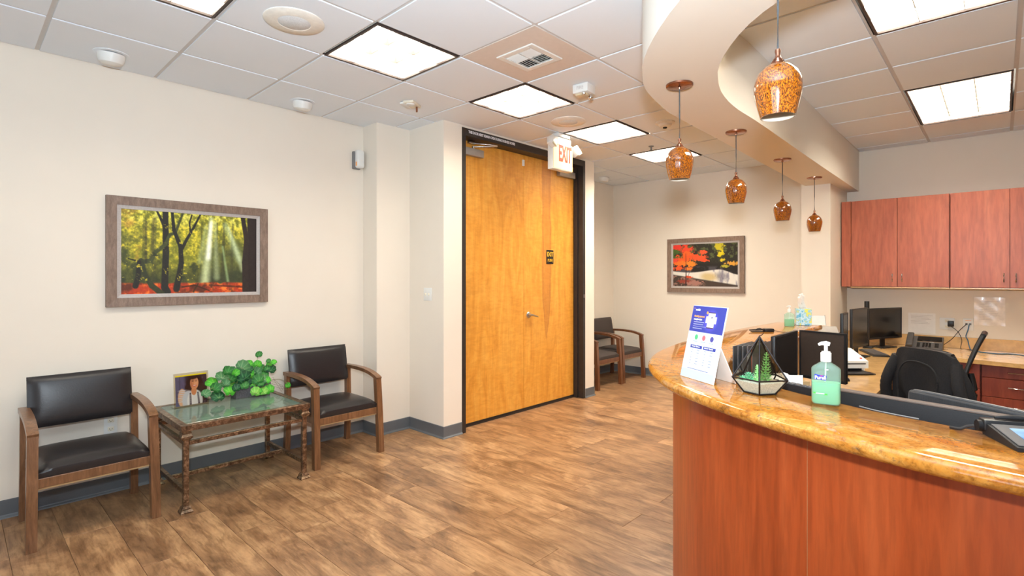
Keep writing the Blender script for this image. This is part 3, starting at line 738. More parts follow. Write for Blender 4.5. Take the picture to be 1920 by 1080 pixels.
part('end_panel', B().box(4.47-2.2, 4.49-2.2, 1.10-.6, 1.22-.6, 0, ZT-TH), M['cherry'], t)

# ------------------------------------------------------------------ desks of the office
ZD = .71
def slab_poly(name, label, poly, z1, th, m, extra=None):
    o = part(name, B().prism(poly, z1-th, z1), m, None, False); return tag(o, label, 'worktop')
inner = [(p.x, p.y) for p in [OUT[i]+nin[i]*.224 for i in range(N)]]
sel = [q for q in inner]
deskp = [(6.08, .60)] + [(6.08, 1.255), (4.52, 1.255)] + [q for q in inner if q[1] > -1.35] + [(2.25, -1.35), (2.27, -.3), (2.36, .05), (2.55, .32), (2.85, .48), (3.25, .555), (3.71, .557), (4.4, .557), (4.9, .56)]
slab_poly('worktop', 'pale maple L-shaped worktop behind the reception counter holding the monitors', deskp, ZD, .035, M['desk'])
backp = [(XB-.022, -2.4), (XB-.022, 1.255), (6.085, 1.255), (6.085, .50), (6.06, .30), (5.98, -.14), (5.95, -.6), (5.95, -2.4)]
slab_poly('worktop', 'long pale maple worktop along the far office wall under the cabinets', backp, ZD, .035, M['desk'])
o = part('backsplash', B().box(XB-.020, XB-.001, -2.4, 1.25, ZD, ZD+.115, .002, 1), M['desk']); tag(o, 'low maple backsplash strip at the back of the far wall worktop', 'backsplash')
# desk supports
t = thing('desk_support', 'maple support panel under the L-shaped desk at the far pier', 'desk support', (6.3, .9, 0))
part('panel', B().box(-.45, -.42, -.25, .3, 0, ZD-.035), M['desk'], t, False)
# base cabinets
def base_unit(label, y0, y1, drawers, handles=True, door=False):
    XF = 6.13
    t = thing('base_cabinet', label, 'cabinet', (XF, (y0+y1)/2, 0), 0, 'base cabinets under the far worktop')
    h = (y1-y0)/2
    part('carcass', B().box(.022, .66, -h, h, .08, ZD-.036), M['cherry_base'], t, False)
    part('kick', B().box(.07, .6, -h, h, 0, .08), M['black'], t, False)
    z = ZD-.042
    for i, dh in enumerate(drawers):
        o = part('drawer', B().box(0, .02, -h+.004, h-.004, z-dh+.004, z, .002, 1), M['cherry_base'], t)
        if handles:
            zc = z-dh/2+.012 if dh > .14 else z-dh/2
            b = B().tube([(-.0, -.06, zc), (-.022, -.056, zc), (-.028, -.03, zc), (-.030, 0, zc), (-.028, .03, zc), (-.022, .056, zc), (0, .06, zc)], [.006, .006, .0045, .004, .0045, .006, .006], 8)
            part('bar_handle', b, M['chrome'], o)
        z -= dh
    return t
base_unit('cherry drawer base cabinet with chrome bar handles at the right edge', -.335, .122, [.115, .165, .165, .17])
base_unit('cherry base cabinet seen between the jacket and the empty chair frame', .128, .75, [.22, .38], handles=False)
base_unit('cherry drawer base cabinet beyond the right edge of the photo', -.95, -.341, [.115, .165, .165, .17])
# wall cabinets
def wall_unit(label, y0, y1, split, open_hinge=True):
    XF = XB-.33
    t = thing('wall_cabinet', label, 'cabinet', (XF, (y0+y1)/2, 1.322), 0, 'cherry wall cabinets'); c_ = (y0+y1)/2; h = (y1-y0)/2
    part('carcass', B().box(.021, .325, -h, h, 0, .908), M['cherry_cab'], t, False)
    part('underside', B().box(.0, .325, -h, h, -.010, -.0005), M['desk'], t, False)
    for a, c, hy in ((y0-c_+.003, split-c_-.002, split-c_-.040), (split-c_+.002, y1-c_-.003, split-c_+.040)):
        o = part('door', B().box(0, .019, a, c, .004, .905, .0015, 1), M['cherry_cab'], t)
        b = B().tube([(0, hy, .055), (-.022, hy, .058), (-.026, hy, .075), (-.026, hy, .115), (-.022, hy, .132), (0, hy, .135)], .0048, 8)
        part('bar_handle', b, M['chrome'], o)
    return t
wall_unit('cherry wall cabinet pair nearest the pier, left of the tall seam', .36, 1.165, .765)
wall_unit('cherry wall cabinet pair above the taped notice, at the right edge', -.475, .354, -.062)
wall_unit('cherry wall cabinet pair beyond the right edge of the photo', -1.30, -.495, -.90)
t = thing('cabinet_filler', 'narrow cherry filler strip between the pier and the first wall cabinet', 'filler panel', (XB-.33, 1.21, 1.322))
part('panel', B().box(0, .325, -.043, .043, 0, .908, .001, 1), M['cherry_cab'], t, False)

# ================================================================== PENDANTS
def pendant(label, x, y, ztop_glass):
    t = thing('pendant_lamp', label, 'pendant lamp', (x, y, ZS), 0, 'amber pendant lamps under the bulkhead')
    g_ = ztop_glass-ZS
    prof = [(.012, 0), (.026, -.004), (.042, -.014), (.056, -.031), (.0645, -.053), (.0665, -.072), (.0645, -.092), (.059, -.118), (.053, -.142), (.0485, -.160)]
    inn = [(r-.003, z) for r, z in prof[::-1]]
    sh = part('glass_shade', B().lathe([(r, z+g_) for r, z in prof] + [(.0455, g_-.160)], seg=40), M['amber'], t)
    part('inner_glass', B().lathe([(r, z+g_) for r, z in inn[:-1]], seg=32), M['pend_in'], sh)
    part('bulb', B().lathe([(0, g_-.135), (.014, g_-.13), (.02, g_-.115), (.014, g_-.09), (.012, g_-.05)], seg=16), M['white'], t)
    part('socket_cap', B().lathe([(.0, g_+.042), (.0075, g_+.042), (.0085, g_+.036), (.0065, g_+.026), (.009, g_+.017), (.013, g_+.013), (.0125, g_+.011), (.016, g_+.008), (.0155, g_+.006), (.0195, g_+.003), (.019, g_+.001), (.023, g_-.003), (0, g_-.003)], seg=24), M['copper'], t)
    part('cord', B().tube([(0, 0, g_+.04), (.001, 0, g_*.5), (0, 0, -.018)], .0032, 8), M['cord'], t)
    part('canopy', B().lathe([(.0, -.022), (.006, -.022), (.008, -.014), (.058, -.012), (.064, -.008), (.065, 0)], seg=36), M['copper'], t)
M['pend_in'] = mat('inner_white_glass', (226, 214, 196), 0.35)
pendant('amber speckled glass pendant lamp nearest the viewer, largest of the five', 1.691, .488, 2.066)
pendant('amber speckled pendant lamp second from the viewer, left of the nearest', 2.45, 1.157, 2.066)
pendant('amber pendant lamp in the middle of the row of five', 3.495, 1.262, 2.066)
pendant('amber pendant lamp second from the far end, above the tissue box', 4.578, 1.287, 2.038)
pendant('farthest and smallest amber pendant lamp, in front of the pier', 5.624, 1.299, 2.018)

# ================================================================== LOBBY CHAIRS
def cushion(w, d, h, crown, nx=14, ny=12, r=.03, front_roll=.012):
    # domed upholstered block centred at origin, top crown
    b = B(); bm = b.bm; g_ = {}
    def edge(t): return 1-(abs(t)**6)
    top = [[None]*(ny+1) for _ in range(nx+1)]
    for i in range(nx+1):
        for j in range(ny+1):
            s_ = -1+2*i/nx; q = -1+2*j/ny
            x = w/2*math.copysign(abs(s_)**.85, s_); y = d/2*math.copysign(abs(q)**.85, q)
            z = h-r*(1-math.sqrt(max(0, 1-abs(s_)**8)))-r*(1-math.sqrt(max(0, 1-abs(q)**8)))+crown*(1-s_*s_)*(1-q*q)
            top[i][j] = bm.verts.new((x, y, z))
    for i in range(nx):
        for j in range(ny): bm.faces.new((top[i][j], top[i+1][j], top[i+1][j+1], top[i][j+1]))
    per = [top[i][0] for i in range(nx+1)]+[top[nx][j] for j in range(1, ny+1)]+[top[i][ny] for i in range(nx-1, -1, -1)]+[top[0][j] for j in range(ny-1, 0, -1)]
    low = [bm.verts.new((v.co.x*.985, v.co.y*.985, 0)) for v in per]
    mid_ = [bm.verts.new((v.co.x*1.006, v.co.y*1.01, h*.42)) for v in per]; n = len(per)
    for i in range(n):
        k_ = (i+1) % n
        bm.faces.new((per[i], mid_[i], mid_[k_], per[k_])); bm.faces.new((mid_[i], low[i], low[k_], mid_[k_]))
    bm.faces.new(low); return b
def guest_chair(label, up, wd, grp):
    t = thing('guest_chair', label, 'chair', (0, 0, 0), 0, grp)
    for s in (-1, 1):
        b = B(); L = .0455
        # front leg leans forward towards the floor
        b.sweep([(s*.274, -.272, 0), (s*.270, -.258, .32), (s*.266, -.238, .598)], (1, 0, 0), [(0, 1, 0)]*3, L, .046)
        part('leg', b, wd, t, False)
        b = B(); b.sweep([(s*.268, .245, 0), (s*.266, .225, .33), (s*.264, .232, .628)], (1, 0, 0), [(0, 1, 0)]*3, .040, .042); part('leg', b, wd, t, False)
        pts = spline([(s*.266, -.262, .592), (s*.266, -.222, .610), (s*.266, -.13, .634), (s*.266, -.02, .646), (s*.266, .12, .649), (s*.266, .262, .645)], 4)
        hv = []
        for i in range(len(pts)):
            tt = (pts[min(i+1, len(pts)-1)]-pts[max(i-1, 0)]).normalized(); hv.append((0, -tt.z, tt.y))
        part('armrest', B().sweep(pts, (1, 0, 0), hv, .048, .028), wd, t, False)
    b = B(); b.box(-.252, .252, -.262, -.238, .315, .366, .003); b.box(-.252, .252, .205, .228, .315, .366, .003)
    b.box(-.262, -.240, -.238, .21, .318, .366).box(.240, .262, -.238, .21, .318, .366)
    part('apron', b, wd, t, False)
    part('apron_edge', B().box(-.245, .245, -.257, -.240, .306, .3148), M['tanedge'], t, False)
    c = cushion(.490, .480, .066, .018, r=.022); bmesh.ops.translate(c.bm, vec=(0, -.022, .3665), verts=c.bm.verts); part('seat', c, up, t)
    c = cushion(.505, .300, .050, .014, r=.018)
    m = Matrix.Translation((0, .228, .532)) @ Matrix.Rotation(-.16, 4, 'X') @ Matrix.Translation((0, 0, .15)) @ Matrix.Rotation(PI/2, 4, 'X')
    bmesh.ops.transform(c.bm, matrix=m, verts=c.bm.verts); part('backrest', c, up, t)
    return t
c1 = guest_chair('black vinyl armchair with walnut frame left of the glass table, nearest the viewer', M['vinyl'], M['chairwood'], 'black vinyl waiting chairs'); c1.location = (.556, 3.945, 0)
c2 = copy_tree(c1); c2.location = (2.118, 3.975, 0); c2.rotation_euler.z = 0.0; c2['label'] = 'black vinyl armchair with walnut frame between the glass table and the wall corner'
c4 = guest_chair('dark fabric armchair in the far corner past the doors, right of the pair', M['fabric'], M['chairwood_dark'], 'dark fabric waiting chairs'); c4.location = (6.42, 3.97, 0)
c3 = copy_tree(c4); c3.location = (5.80, 3.96, 0); c3['label'] = 'dark fabric armchair half hidden by the door wall end, left of the far pair'

# ================================================================== GLASS TABLE
t = thing('side_table', 'bronze-framed low table with inset glass top between the two black chairs', 'table', (1.338, 3.925, 0))
X2, Y2, ZTB = .400, .345, .532
bw = .040
b = B()
for s in (-1, 1):
    b.box(-X2, X2, s*Y2-(bw if s > 0 else 0), s*Y2+(0 if s > 0 else bw), ZTB-.038, ZTB, .004, 2)
    b.box(s*X2-(bw if s > 0 else 0), s*X2+(0 if s > 0 else bw), -Y2+bw, Y2-bw, ZTB-.038, ZTB, .004, 2)
b.box(-X2+bw-.002, X2-bw+.002, -Y2+bw-.002, -Y2+bw+.012, ZTB-.030, ZTB-.016).box(-X2+bw-.002, X2-bw+.002, Y2-bw-.012, Y2-bw+.002, ZTB-.030, ZTB-.016)
b.box(-X2+bw-.002, -X2+bw+.012, -Y2+bw, Y2-bw, ZTB-.030, ZTB-.016).box(X2-bw-.012, X2-bw+.002, -Y2+bw, Y2-bw, ZTB-.030, ZTB-.016)
part('top_frame', b, M['bronze'], t, False)
part('glass_top', B().box(-X2+bw+.001, X2-bw-.001, -Y2+bw+.001, Y2-bw-.001, ZTB-.0155, ZTB-.0015, .006, 1), M['glass_green'], t, False)
for sx in (-1, 1):
    for sy in (-1, 1):
        lx, ly = sx*(X2-.032), sy*(Y2-.032)
        def stack(b, lv):
            for h0, h1, r0, r1 in lv:
                vs = []
                for z, r in ((h0, r0), (h1, r1)): vs.append([b.bm.verts.new((lx+a*r, ly+c*r, z)) for a, c in ((-1, -1), (1, -1), (1, 1), (-1, 1))])
                b.bm.faces.new(vs[0][::-1]); b.bm.faces.new(vs[1])
                for i in range(4): b.bm.faces.new((vs[0][i], vs[0][(i+1) % 4], vs[1][(i+1) % 4], vs[1][i]))
        b = B(); b.box(lx-.0155, lx+.0155, ly-.0155, ly+.0155, .03, .445, .003, 2); lg = part('leg', b, M['bronze'], t, False)
        b = B(); stack(b, [(0, .008, .034, .034), (.008, .022, .034, .025), (.022, .028, .027, .027), (.028, .040, .025, .020)]); part('foot', b, M['bronze'], lg, False)
        b = B(); stack(b, [(.438, .452, .019, .030), (.452, .462, .032, .032), (.462, .478, .030, .022), (.478, .484, .026, .026), (.484, .494, .024, .024)]); part('capital', b, M['bronze'], lg, False)
a_, c_ = X2-.05, Y2-.05
for s in (-1, 1):
    part('rail', B().box(-a_, a_, s*(Y2-.032)-.011, s*(Y2-.032)+.011, .405, .430, .002, 1), M['bronze'], t, False)
    part('rail', B().box(s*(X2-.032)-.011, s*(X2-.032)+.011, -c_, c_, .405, .430, .002, 1), M['bronze'], t, False)
    part('stretcher', B().box(s*(X2-.032)-.012, s*(X2-.032)+.012, -c_, c_, .105, .132, .002, 1), M['bronze'], t, False)
part('stretcher', B().box(-a_-.012, a_+.012, -.012+.03, .012+.03, .105, .131, .002, 1), M['bronze'], t, False)

# ------------------------------------------------------------------ acrylic photo stand
def photo_img(H=130, W=120):
    X, Y = np.meshgrid(np.linspace(0, 1, W), np.linspace(0, 1, H)); n = fbm(H, W, 5, 3); n2 = fbm(H, W, 14, 9)
    img = np.ones((H, W, 3))*np.array([52, 46, 60.]); img = lerpc(img, (96, 104, 150), (1-sstep(X, .25, .36))*(.55+.5*n)); img = lerpc(img, (60, 60, 92), sstep(np.abs(X-.14), .02, .0)*.8)
    img = lerpc(img, (190, 190, 215), sstep(n2, .62, .8)*(X > .8)*.7)
    img = blob(img, X, Y, .60, .32, .27, .31, (34, 24, 24), 1, .12, (n-.5)*.5); img = blob(img, X, Y, .42, .45, .12, .16, (38, 26, 26), 1, .2, (n-.5)*.5); img = blob(img, X, Y, .82, .62, .22, .26, (58, 44, 40), .9, .25, (n-.5)*.6)
    img = blob(img, X, Y, .20, .74, .13, .30, (222, 178, 150), 1, .1)
    for k_ in range(7): img = blob(img, X, Y, .22+.04*(k_ % 2), .50+.06*k_, .14, .018, (206, 214, 232), .9, .5)
    img = blob(img, X, Y, .40, .86, .20, .34, (196, 206, 226), 1, .12); img = blob(img, X, Y, .60, .88, .25, .36, (228, 232, 242), 1, .1)
    img = blob(img, X, Y, .575, .56, .085, .14, (206, 138, 98), 1, .12); img = stroke(img, X, Y, [(.46, .63), (.46, 1.0)], .028, .034, (84, 82, 96)); img = stroke(img, X, Y, [(.70, .63), (.73, 1.0)], .026, .032, (84, 82, 96))
    for k_ in range(9): img = stroke(img, X, Y, [(.43, .66+k_*.035), (.49, .66+k_*.035)], .004, .004, (190, 194, 206)); img = stroke(img, X, Y, [(.67, .66+k_*.035), (.74, .66+k_*.035)], .004, .004, (190, 194, 206))
    img = blob(img, X, Y, .595, .30, .135, .215, (214, 146, 108), 1, .07); img = blob(img, X, Y, .66, .28, .05, .13, (236, 178, 140), .7, .6); img = blob(img, X, Y, .50, .33, .03, .12, (176, 108, 78), .6, .6)
    img = blob(img, X, Y, .545, .245, .034, .010, (58, 34, 30), 1, .4); img = blob(img, X, Y, .655, .245, .034, .010, (58, 34, 30), 1, .4)
    img = blob(img, X, Y, .545, .215, .04, .008, (52, 34, 28), .8, .5); img = blob(img, X, Y, .655, .215, .04, .008, (52, 34, 28), .8, .5)
    img = blob(img, X, Y, .60, .315, .020, .030, (238, 186, 150), .6, .6); img = blob(img, X, Y, .60, .385, .062, .026, (186, 46, 54), 1, .2); img = blob(img, X, Y, .60, .38, .048, .014, (250, 244, 240), 1, .25)
    img = blob(img, X, Y, .56, .10, .16, .07, (34, 24, 24), 1, .4, (n-.5)*.4)
    img[Y < .045] = (240, 222, 24); return img
t = thing('photo_stand', 'clear acrylic stand with photo of a smiling person with dark curly hair in white top', 'photo stand', (1.14, 4.10, ZTB-.001), .04)
mt = Matrix.Rotation(-.10, 4, 'X')
part('acrylic_sheet', B().box(-.108, .108, -.006, -.003, 0, .232, .0006, 1, mt), M['acrylic'], t, False)
part('back_sheet', B().box(-.108, .108, .000, .003, 0, .232, .0006, 1, mt), M['acrylic'], t, False)
part('photo_print', print_mesh(photo_img(), .196, .208, Matrix.Rotation(-.10, 4, 'X') @ frame_mtx((0, -.0015, .114), (1, 0, 0), (0, 0, 1))), M['print_gloss'], t, False)
part('base_fold', B().box(-.108, .108, -.004, .075, 0, .003, .0006, 1), M['acrylic'], t, False)

# ------------------------------------------------------------------ potted plant
def leaf_mesh(dark, mid_, vein, scallop=9, cup=.25, seed=0):
    r = random.Random(seed); bm = bmesh.new(); cl = bm.loops.layers.float_color.new('Col'); seg = 36; rings = [0, .35, .62, .85, 1.0]; V = []
    cen = bm.verts.new((0, -.55, 0)); col = {cen: vein}
    for ri, f in enumerate(rings[1:]):
        row = []
        for i in range(seg):
            th = -PI/2 + 2*PI*(i+.5)/seg; notch = 1-.33*math.exp(-((math.sin((th+PI/2)/2))**2)/.010)
            rad = f*(1+.05*math.cos(scallop*th))*notch; x = rad*math.cos(th); y = rad*math.sin(th)
            x = x*1.0; y = y*f+(-.55)*(1-f)*.9; z = -cup*(x*x+y*y)+.04*math.sin(3*th+seed)*f
            vv = bm.verts.new((x, y, z)); row.append(vv)
            isv = abs(math.sin((i+.5)/seg*PI*7)) < .30
            base = mid_ if f < .7 else dark; k_ = .75 if isv else 0
            k_ *= (1-f*.6); col[vv] = tuple(base[q]*(1-k_)+vein[q]*k_ for q in range(3))
        V.append(row)
    fs = []
    for i in range(seg): fs.append(bm.faces.new((cen, V[0][i], V[0][(i+1) % seg])))
    for a, c in zip(V, V[1:]):
        for i in range(seg): fs.append(bm.faces.new((a[i], c[i], c[(i+1) % seg], a[(i+1) % seg])))
    for f in bm.faces:
        for l in f.loops: l[cl] = (*lin(col[l.vert]), 1)
    me = bpy.data.meshes.new('leaf'); bm.to_mesh(me); bm.free(); me.polygons.foreach_set('use_smooth', [True]*len(me.polygons)); me.materials.append(M['leaf']); return me
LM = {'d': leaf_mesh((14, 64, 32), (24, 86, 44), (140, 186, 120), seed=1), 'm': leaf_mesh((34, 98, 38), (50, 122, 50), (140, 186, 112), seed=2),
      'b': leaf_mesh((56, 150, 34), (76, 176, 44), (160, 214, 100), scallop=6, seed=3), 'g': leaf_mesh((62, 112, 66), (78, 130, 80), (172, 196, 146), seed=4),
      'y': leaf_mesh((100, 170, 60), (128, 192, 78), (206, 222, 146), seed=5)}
pc = Vector((1.545, 4.145, ZTB-.001))
t = thing('potted_plant', 'leafy green plant in a dark grey textured rectangular planter on the glass table', 'plant', pc, .04)
b = B(); b.prism([(-.128, -.055), (.128, -.055), (.128, .055), (-.128, .055)], 0, .086)
for v in b.bm.verts:
    if v.co.z < .01: v.co.x *= .96; v.co.y *= .92
part('planter', b, M['planter'], t, False)
part('soil', B().box(-.118, .118, -.046, .046, .082, .0872), M['dark'], t, False)
tinv = Matrix.Rotation(-.04, 4, 'Z') @ Matrix.Translation(-pc)
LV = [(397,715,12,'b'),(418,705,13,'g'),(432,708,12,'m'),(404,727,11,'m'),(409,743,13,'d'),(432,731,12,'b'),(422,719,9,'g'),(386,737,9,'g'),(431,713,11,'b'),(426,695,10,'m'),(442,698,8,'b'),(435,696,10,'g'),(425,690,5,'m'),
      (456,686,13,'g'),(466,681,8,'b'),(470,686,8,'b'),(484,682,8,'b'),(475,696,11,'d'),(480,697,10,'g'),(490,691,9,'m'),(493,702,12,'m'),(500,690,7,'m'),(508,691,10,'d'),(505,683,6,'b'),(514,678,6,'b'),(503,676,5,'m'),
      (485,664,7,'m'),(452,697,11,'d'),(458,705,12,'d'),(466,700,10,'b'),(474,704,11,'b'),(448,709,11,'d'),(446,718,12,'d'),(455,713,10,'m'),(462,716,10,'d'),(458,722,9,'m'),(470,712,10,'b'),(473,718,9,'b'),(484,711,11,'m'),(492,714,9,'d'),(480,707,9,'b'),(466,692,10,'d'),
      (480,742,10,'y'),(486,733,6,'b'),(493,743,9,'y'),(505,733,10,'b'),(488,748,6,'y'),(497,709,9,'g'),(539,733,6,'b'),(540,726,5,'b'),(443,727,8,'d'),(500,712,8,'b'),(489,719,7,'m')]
rnd = random.Random(5); camp = Vector((0, 0, HF)); stems = B()
for i, (u_, v_, rp, kd) in enumerate(LV):
    yy = 4.085 + rnd.uniform(-.035, .05) + (.03 if 450 < u_ < 500 and v_ < 705 else 0)
    if v_ > 724: yy = 4.045+rnd.uniform(-.01, .01)
    if u_ > 530: yy = 4.16
    p = on_y(u_, v_, yy); dd = (p.x*CY+p.y*SN); r = rp*dd/FPX
    if p.z - r*.95 < ZTB+.004: p.z = ZTB+.006+r*.95
    n = (camp-p).normalized()+Vector((rnd.uniform(-.5, .5), rnd.uniform(-.2, .3), rnd.uniform(-.1, .55))); n.normalize()
    upv = Vector((rnd.uniform(-.6, .6), rnd.uniform(-.3, .3), -1)); x = upv.cross(n).normalized(); y = n.cross(x)
    m = Matrix((x, y, n)).transposed().to_4x4(); m.translation = p
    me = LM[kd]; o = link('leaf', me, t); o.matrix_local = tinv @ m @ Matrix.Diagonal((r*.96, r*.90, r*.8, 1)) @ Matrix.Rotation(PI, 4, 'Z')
    root = pc+Vector((max(-.11, min(.11, (p.x-pc.x)*.5)), rnd.uniform(-.03, .03), .085)); q = p+(-y)*r*.5-n*.003
    stems.tube([tinv @ w_ for w_ in spline([root, (root*.4+q*.6)+Vector((0, 0, .03)), q], 4)], .0013, 5)
for i in range(5):
    q = on_y(512+i*7, 716+i*4.5, 4.15); stems.tube([tinv @ w_ for w_ in spline([pc+Vector((.11, 0, .085)), on_y(512, 708+i*4, 4.15), q+Vector((.01, 0, .01)), on_y(528+i*3, 734-i*1.5, 4.15)], 5)], .0009, 5)
part('stems', stems, M['stem'], t)

# ================================================================== WALL ART
def forest(H=190, W=300):
    X, Y = np.meshgrid(np.linspace(0, 1.7, W), np.linspace(0, 1, H)); n = fbm(H, W, 6, 21, 5, 1.7); n2 = fbm(H, W, 18, 33, 4, 1.7); n3 = fbm(H, W, 40, 41, 3, 1.7)
    yel = sstep(n2*.6+n3*.4, .36, .66)
    img = np.ones((H, W, 3))*np.array([120, 122, 44.]); img = lerpc(img, (226, 208, 64), yel*(.35+.65*(1-sstep(Y, .1, .8)))); img = lerpc(img, (62, 68, 44), sstep(n, .50, .74)*sstep(Y, .05, .6)*.9)
    img = lerpc(img, (204, 140, 60), sstep(n, .5, .2)*(1-sstep(X, .1, .5))*.6); img = lerpc(img, (232, 232, 120), (1-sstep(Y, 0, .25))*sstep(n2, .4, .6)*.7)
    img = lerpc(img, (78, 84, 52), sstep(X, .85, 1.05)*sstep(Y, .18, .5)*.75)
    img = lerpc(img, (50, 56, 44), sstep(Y, .55, .82)*.65)
    for cx, w_, a in ((1.02, .020, .6), (1.13, .016, .5), (1.22, .022, .6), (1.34, .02, .5), (.93, .014, .4), (.24, .02, .4), (.36, .025, .5)): img = stroke(img, X, Y, [(cx+.02, .1), (cx, .88)], w_*.7, w_, (64, 66, 44), a)
    def ray_(p0, p1, w0, w1, c, a): return stroke(img, X, Y, [p0, p1], w0, w1, c, a, .95)
    img = ray_((1.07, .05), (.98, .92), .025, .055, (214, 226, 170), .8); img = ray_((1.07, .1), (1.03, .55), .02, .03, (250, 252, 235), .85); img = ray_((1.12, .1), (1.14, .80), .02, .035, (176, 190, 140), .6)
    img = ray_((1.0, .15), (.92, .6), .02, .03, (190, 204, 140), .5); img = ray_((1.26, .12), (1.45, .55), .035, .05, (180, 200, 150), .6); img = ray_((1.22, .4), (1.30, .9), .012, .018, (150, 176, 120), .7); img = ray_((1.3, .15), (1.5, .7), .015, .03, (200, 214, 170), .6)
    g_ = sstep(Y+.06*(n-.5), .86, .885); fl_ = np.ones((H, W, 3))*np.array([176, 62, 36.]); fl_ = lerpc(fl_, (240, 120, 50), sstep(n2, .45, .7)); fl_ = lerpc(fl_, (96, 50, 36), sstep(n, .5, .7)); img = img*(1-g_[..., None])+fl_*g_[..., None]
    D = (44, 44, 40)
    img = stroke(img, X, Y, [(.50, 0), (.505, .5), (.49, .92), (.52, .98)], .034, .046, D, 1, .15); img = stroke(img, X, Y, [(.40, 0), (.45, .10), (.50, .22)], .012, .02, D)
    img = stroke(img, X, Y, [(.71, .0), (.62, .25), (.55, .28), (.50, .40), (.38, .50), (.33, .60), (.22, .62)], .014, .030, (70, 76, 48), 1, .2); img = stroke(img, X, Y, [(.22, .62), (.08, .58)], .014, .006, D)
    img = stroke(img, X, Y, [(.22, .60), (.26, .76), (.34, .90), (.46, 1.0)], .028, .034, (58, 62, 44), 1, .2); img = stroke(img, X, Y, [(.20, .62), (.19, .80), (.16, .90)], .024, .034, D, 1, .2)
    img = stroke(img, X, Y, [(.58, 0), (.60, .22), (.68, .42), (.69, .62), (.66, .80), (.63, .94)], .018, .040, D, 1, .2); img = stroke(img, X, Y, [(.93, 0), (.84, .18), (.76, .32), (.70, .44)], .012, .022, D, 1, .2); img = stroke(img, X, Y, [(.82, .02), (.79, .12), (.80, .22)], .010, .012, D)
    img = stroke(img, X, Y, [(.28, .14), (.275, .62)], .012, .014, D, .55, .6); img = stroke(img, X, Y, [(.36, .10), (.34, .55)], .014, .016, (70, 66, 44), .5, .7); img = stroke(img, X, Y, [(.36, .52), (.42, .56)], .02, .012, (52, 56, 40), .8, .4)
    img = lerpc(img, (46, 38, 36), sstep(X, 1.555, 1.575)); img = stroke(img, X, Y, [(1.50, 0), (1.555, .3), (1.53, .6), (1.54, .98)], .03, .045, (50, 42, 38), 1, .2)
    img = stroke(img, X, Y, [(.70, .92), (.86, .90), (1.04, .97)], .010, .008, (60, 40, 30), .8); img = stroke(img, X, Y, [(.84, .98), (.90, .88)], .012, .008, (60, 46, 26), .8); img = stroke(img, X, Y, [(1.05, .90), (1.5, .93)], .012, .012, (70, 42, 34), .7)
    img = lerpc(img, (224, 204, 60), sstep(n3*.5+n2*.5, .62, .72)*(X < .95)*(Y < .84)*(Y > .15)*.75)
    return img*(.92+.22*n3[..., None])
def river(H=170, W=250):
    X, Y = np.meshgrid(np.linspace(0, 1.42, W), np.linspace(0, 1, H)); n = fbm(H, W, 6, 51, 5, 1.4); n2 = fbm(H, W, 16, 63, 4, 1.4); n3 = fbm(H, W, 36, 71, 3, 1.4)
    img = np.ones((H, W, 3))*np.array([44, 42, 34.]); img = lerpc(img, (88, 96, 56), sstep(n2, .48, .68)*(1-sstep(Y, .3, .5))); img = lerpc(img, (30, 26, 28), sstep(Y, .40, .55)*.7); img = lerpc(img, (70, 100, 40), (1-sstep(X, .1, .2))*sstep(n2, .42, .6)*(Y < .35))
    rock = sstep(n, .45, .6)*sstep(Y, .50, .56)*(1-sstep(Y, .66, .7)); img = lerpc(img, (104, 98, 108), rock*.6)
    top = .63+.035*np.sin(X*4.2)+.10*sstep(X, 1.0, 1.42); bot = .70+.17*X; wmask = sstep(Y, top-.01, top+.02)*(1-sstep(Y, bot, bot+.05))
    wat = np.ones((H, W, 3))*np.array([232, 228, 218.]); wn = fbm(H, W, 4, 81, 4, 5); wat = lerpc(wat, (150, 148, 160), sstep(wn, .52, .75)*sstep(X, .6, .9)*.9); wat = blob(wat, X, Y, .82, .77, .17, .09, (206, 178, 116), .8, .6, (n-.5)*.5); wat = blob(wat, X, Y, 1.08, .76, .10, .10, (96, 92, 112), .6, .7, (n2-.5)*.9)
    img = img*(1-wmask[..., None])+wat*wmask[..., None]
    gm = sstep(Y, bot+.02, bot+.05); gr = np.ones((H, W, 3))*np.array([70, 58, 50.]); gr = lerpc(gr, (150, 116, 104), sstep(n2, .45, .65)*(1-sstep(X, .6, .8))); img = img*(1-gm[..., None])+gr*gm[..., None]
    O = (250, 96, 34); nz = (n2-.5)*1.6+(n3-.5)*1.2
    for cx, cy, rx, ry, c in ((.30, .12, .17, .10, (240, 76, 46)), (.10, .06, .14, .07, (232, 60, 46)), (.33, .26, .13, .10, (250, 104, 40)), (.22, .36, .22, .08, (246, 96, 36)), (.55, .32, .20, .07, (244, 88, 44)), (.66, .20, .09, .045, (240, 92, 50)), (.70, .38, .09, .04, (240, 84, 46)), (.20, .45, .18, .07, (250, 120, 40)), (.40, .46, .15, .06, (252, 140, 44)), (.14, .56, .14, .05, (244, 90, 40)), (.36, .58, .09, .04, (252, 130, 40)), (.06, .36, .10, .05, (236, 80, 60)), (.36, .78, .09, .03, (220, 84, 44)), (.30, .88, .16, .05, (150, 66, 50)), (.50, .92, .16, .06, (170, 120, 108))):
        img = blob(img, X, Y, cx, cy, rx, ry, c, 1, .25, nz)
    img = stroke(img, X, Y, [(.30, .22), (.305, .55), (.30, .97)], .005, .013, (60, 40, 40)); img = stroke(img, X, Y, [(.33, .85), (.38, .66)], .005, .004, (80, 60, 50))
    for cx, cy, rx, ry, c in ((1.02, .08, .10, .11, (200, 186, 40)), (1.07, .24, .06, .05, (226, 206, 30)), (1.03, .29, .035, .02, (220, 200, 40)), (1.09, .39, .05, .04, (224, 200, 36)), (1.16, .53, .08, .035, (176, 170, 50)), (1.30, .47, .12, .04, (220, 160, 60))): img = blob(img, X, Y, cx, cy, rx, ry, c, 1, .3, nz)
    return img*.94
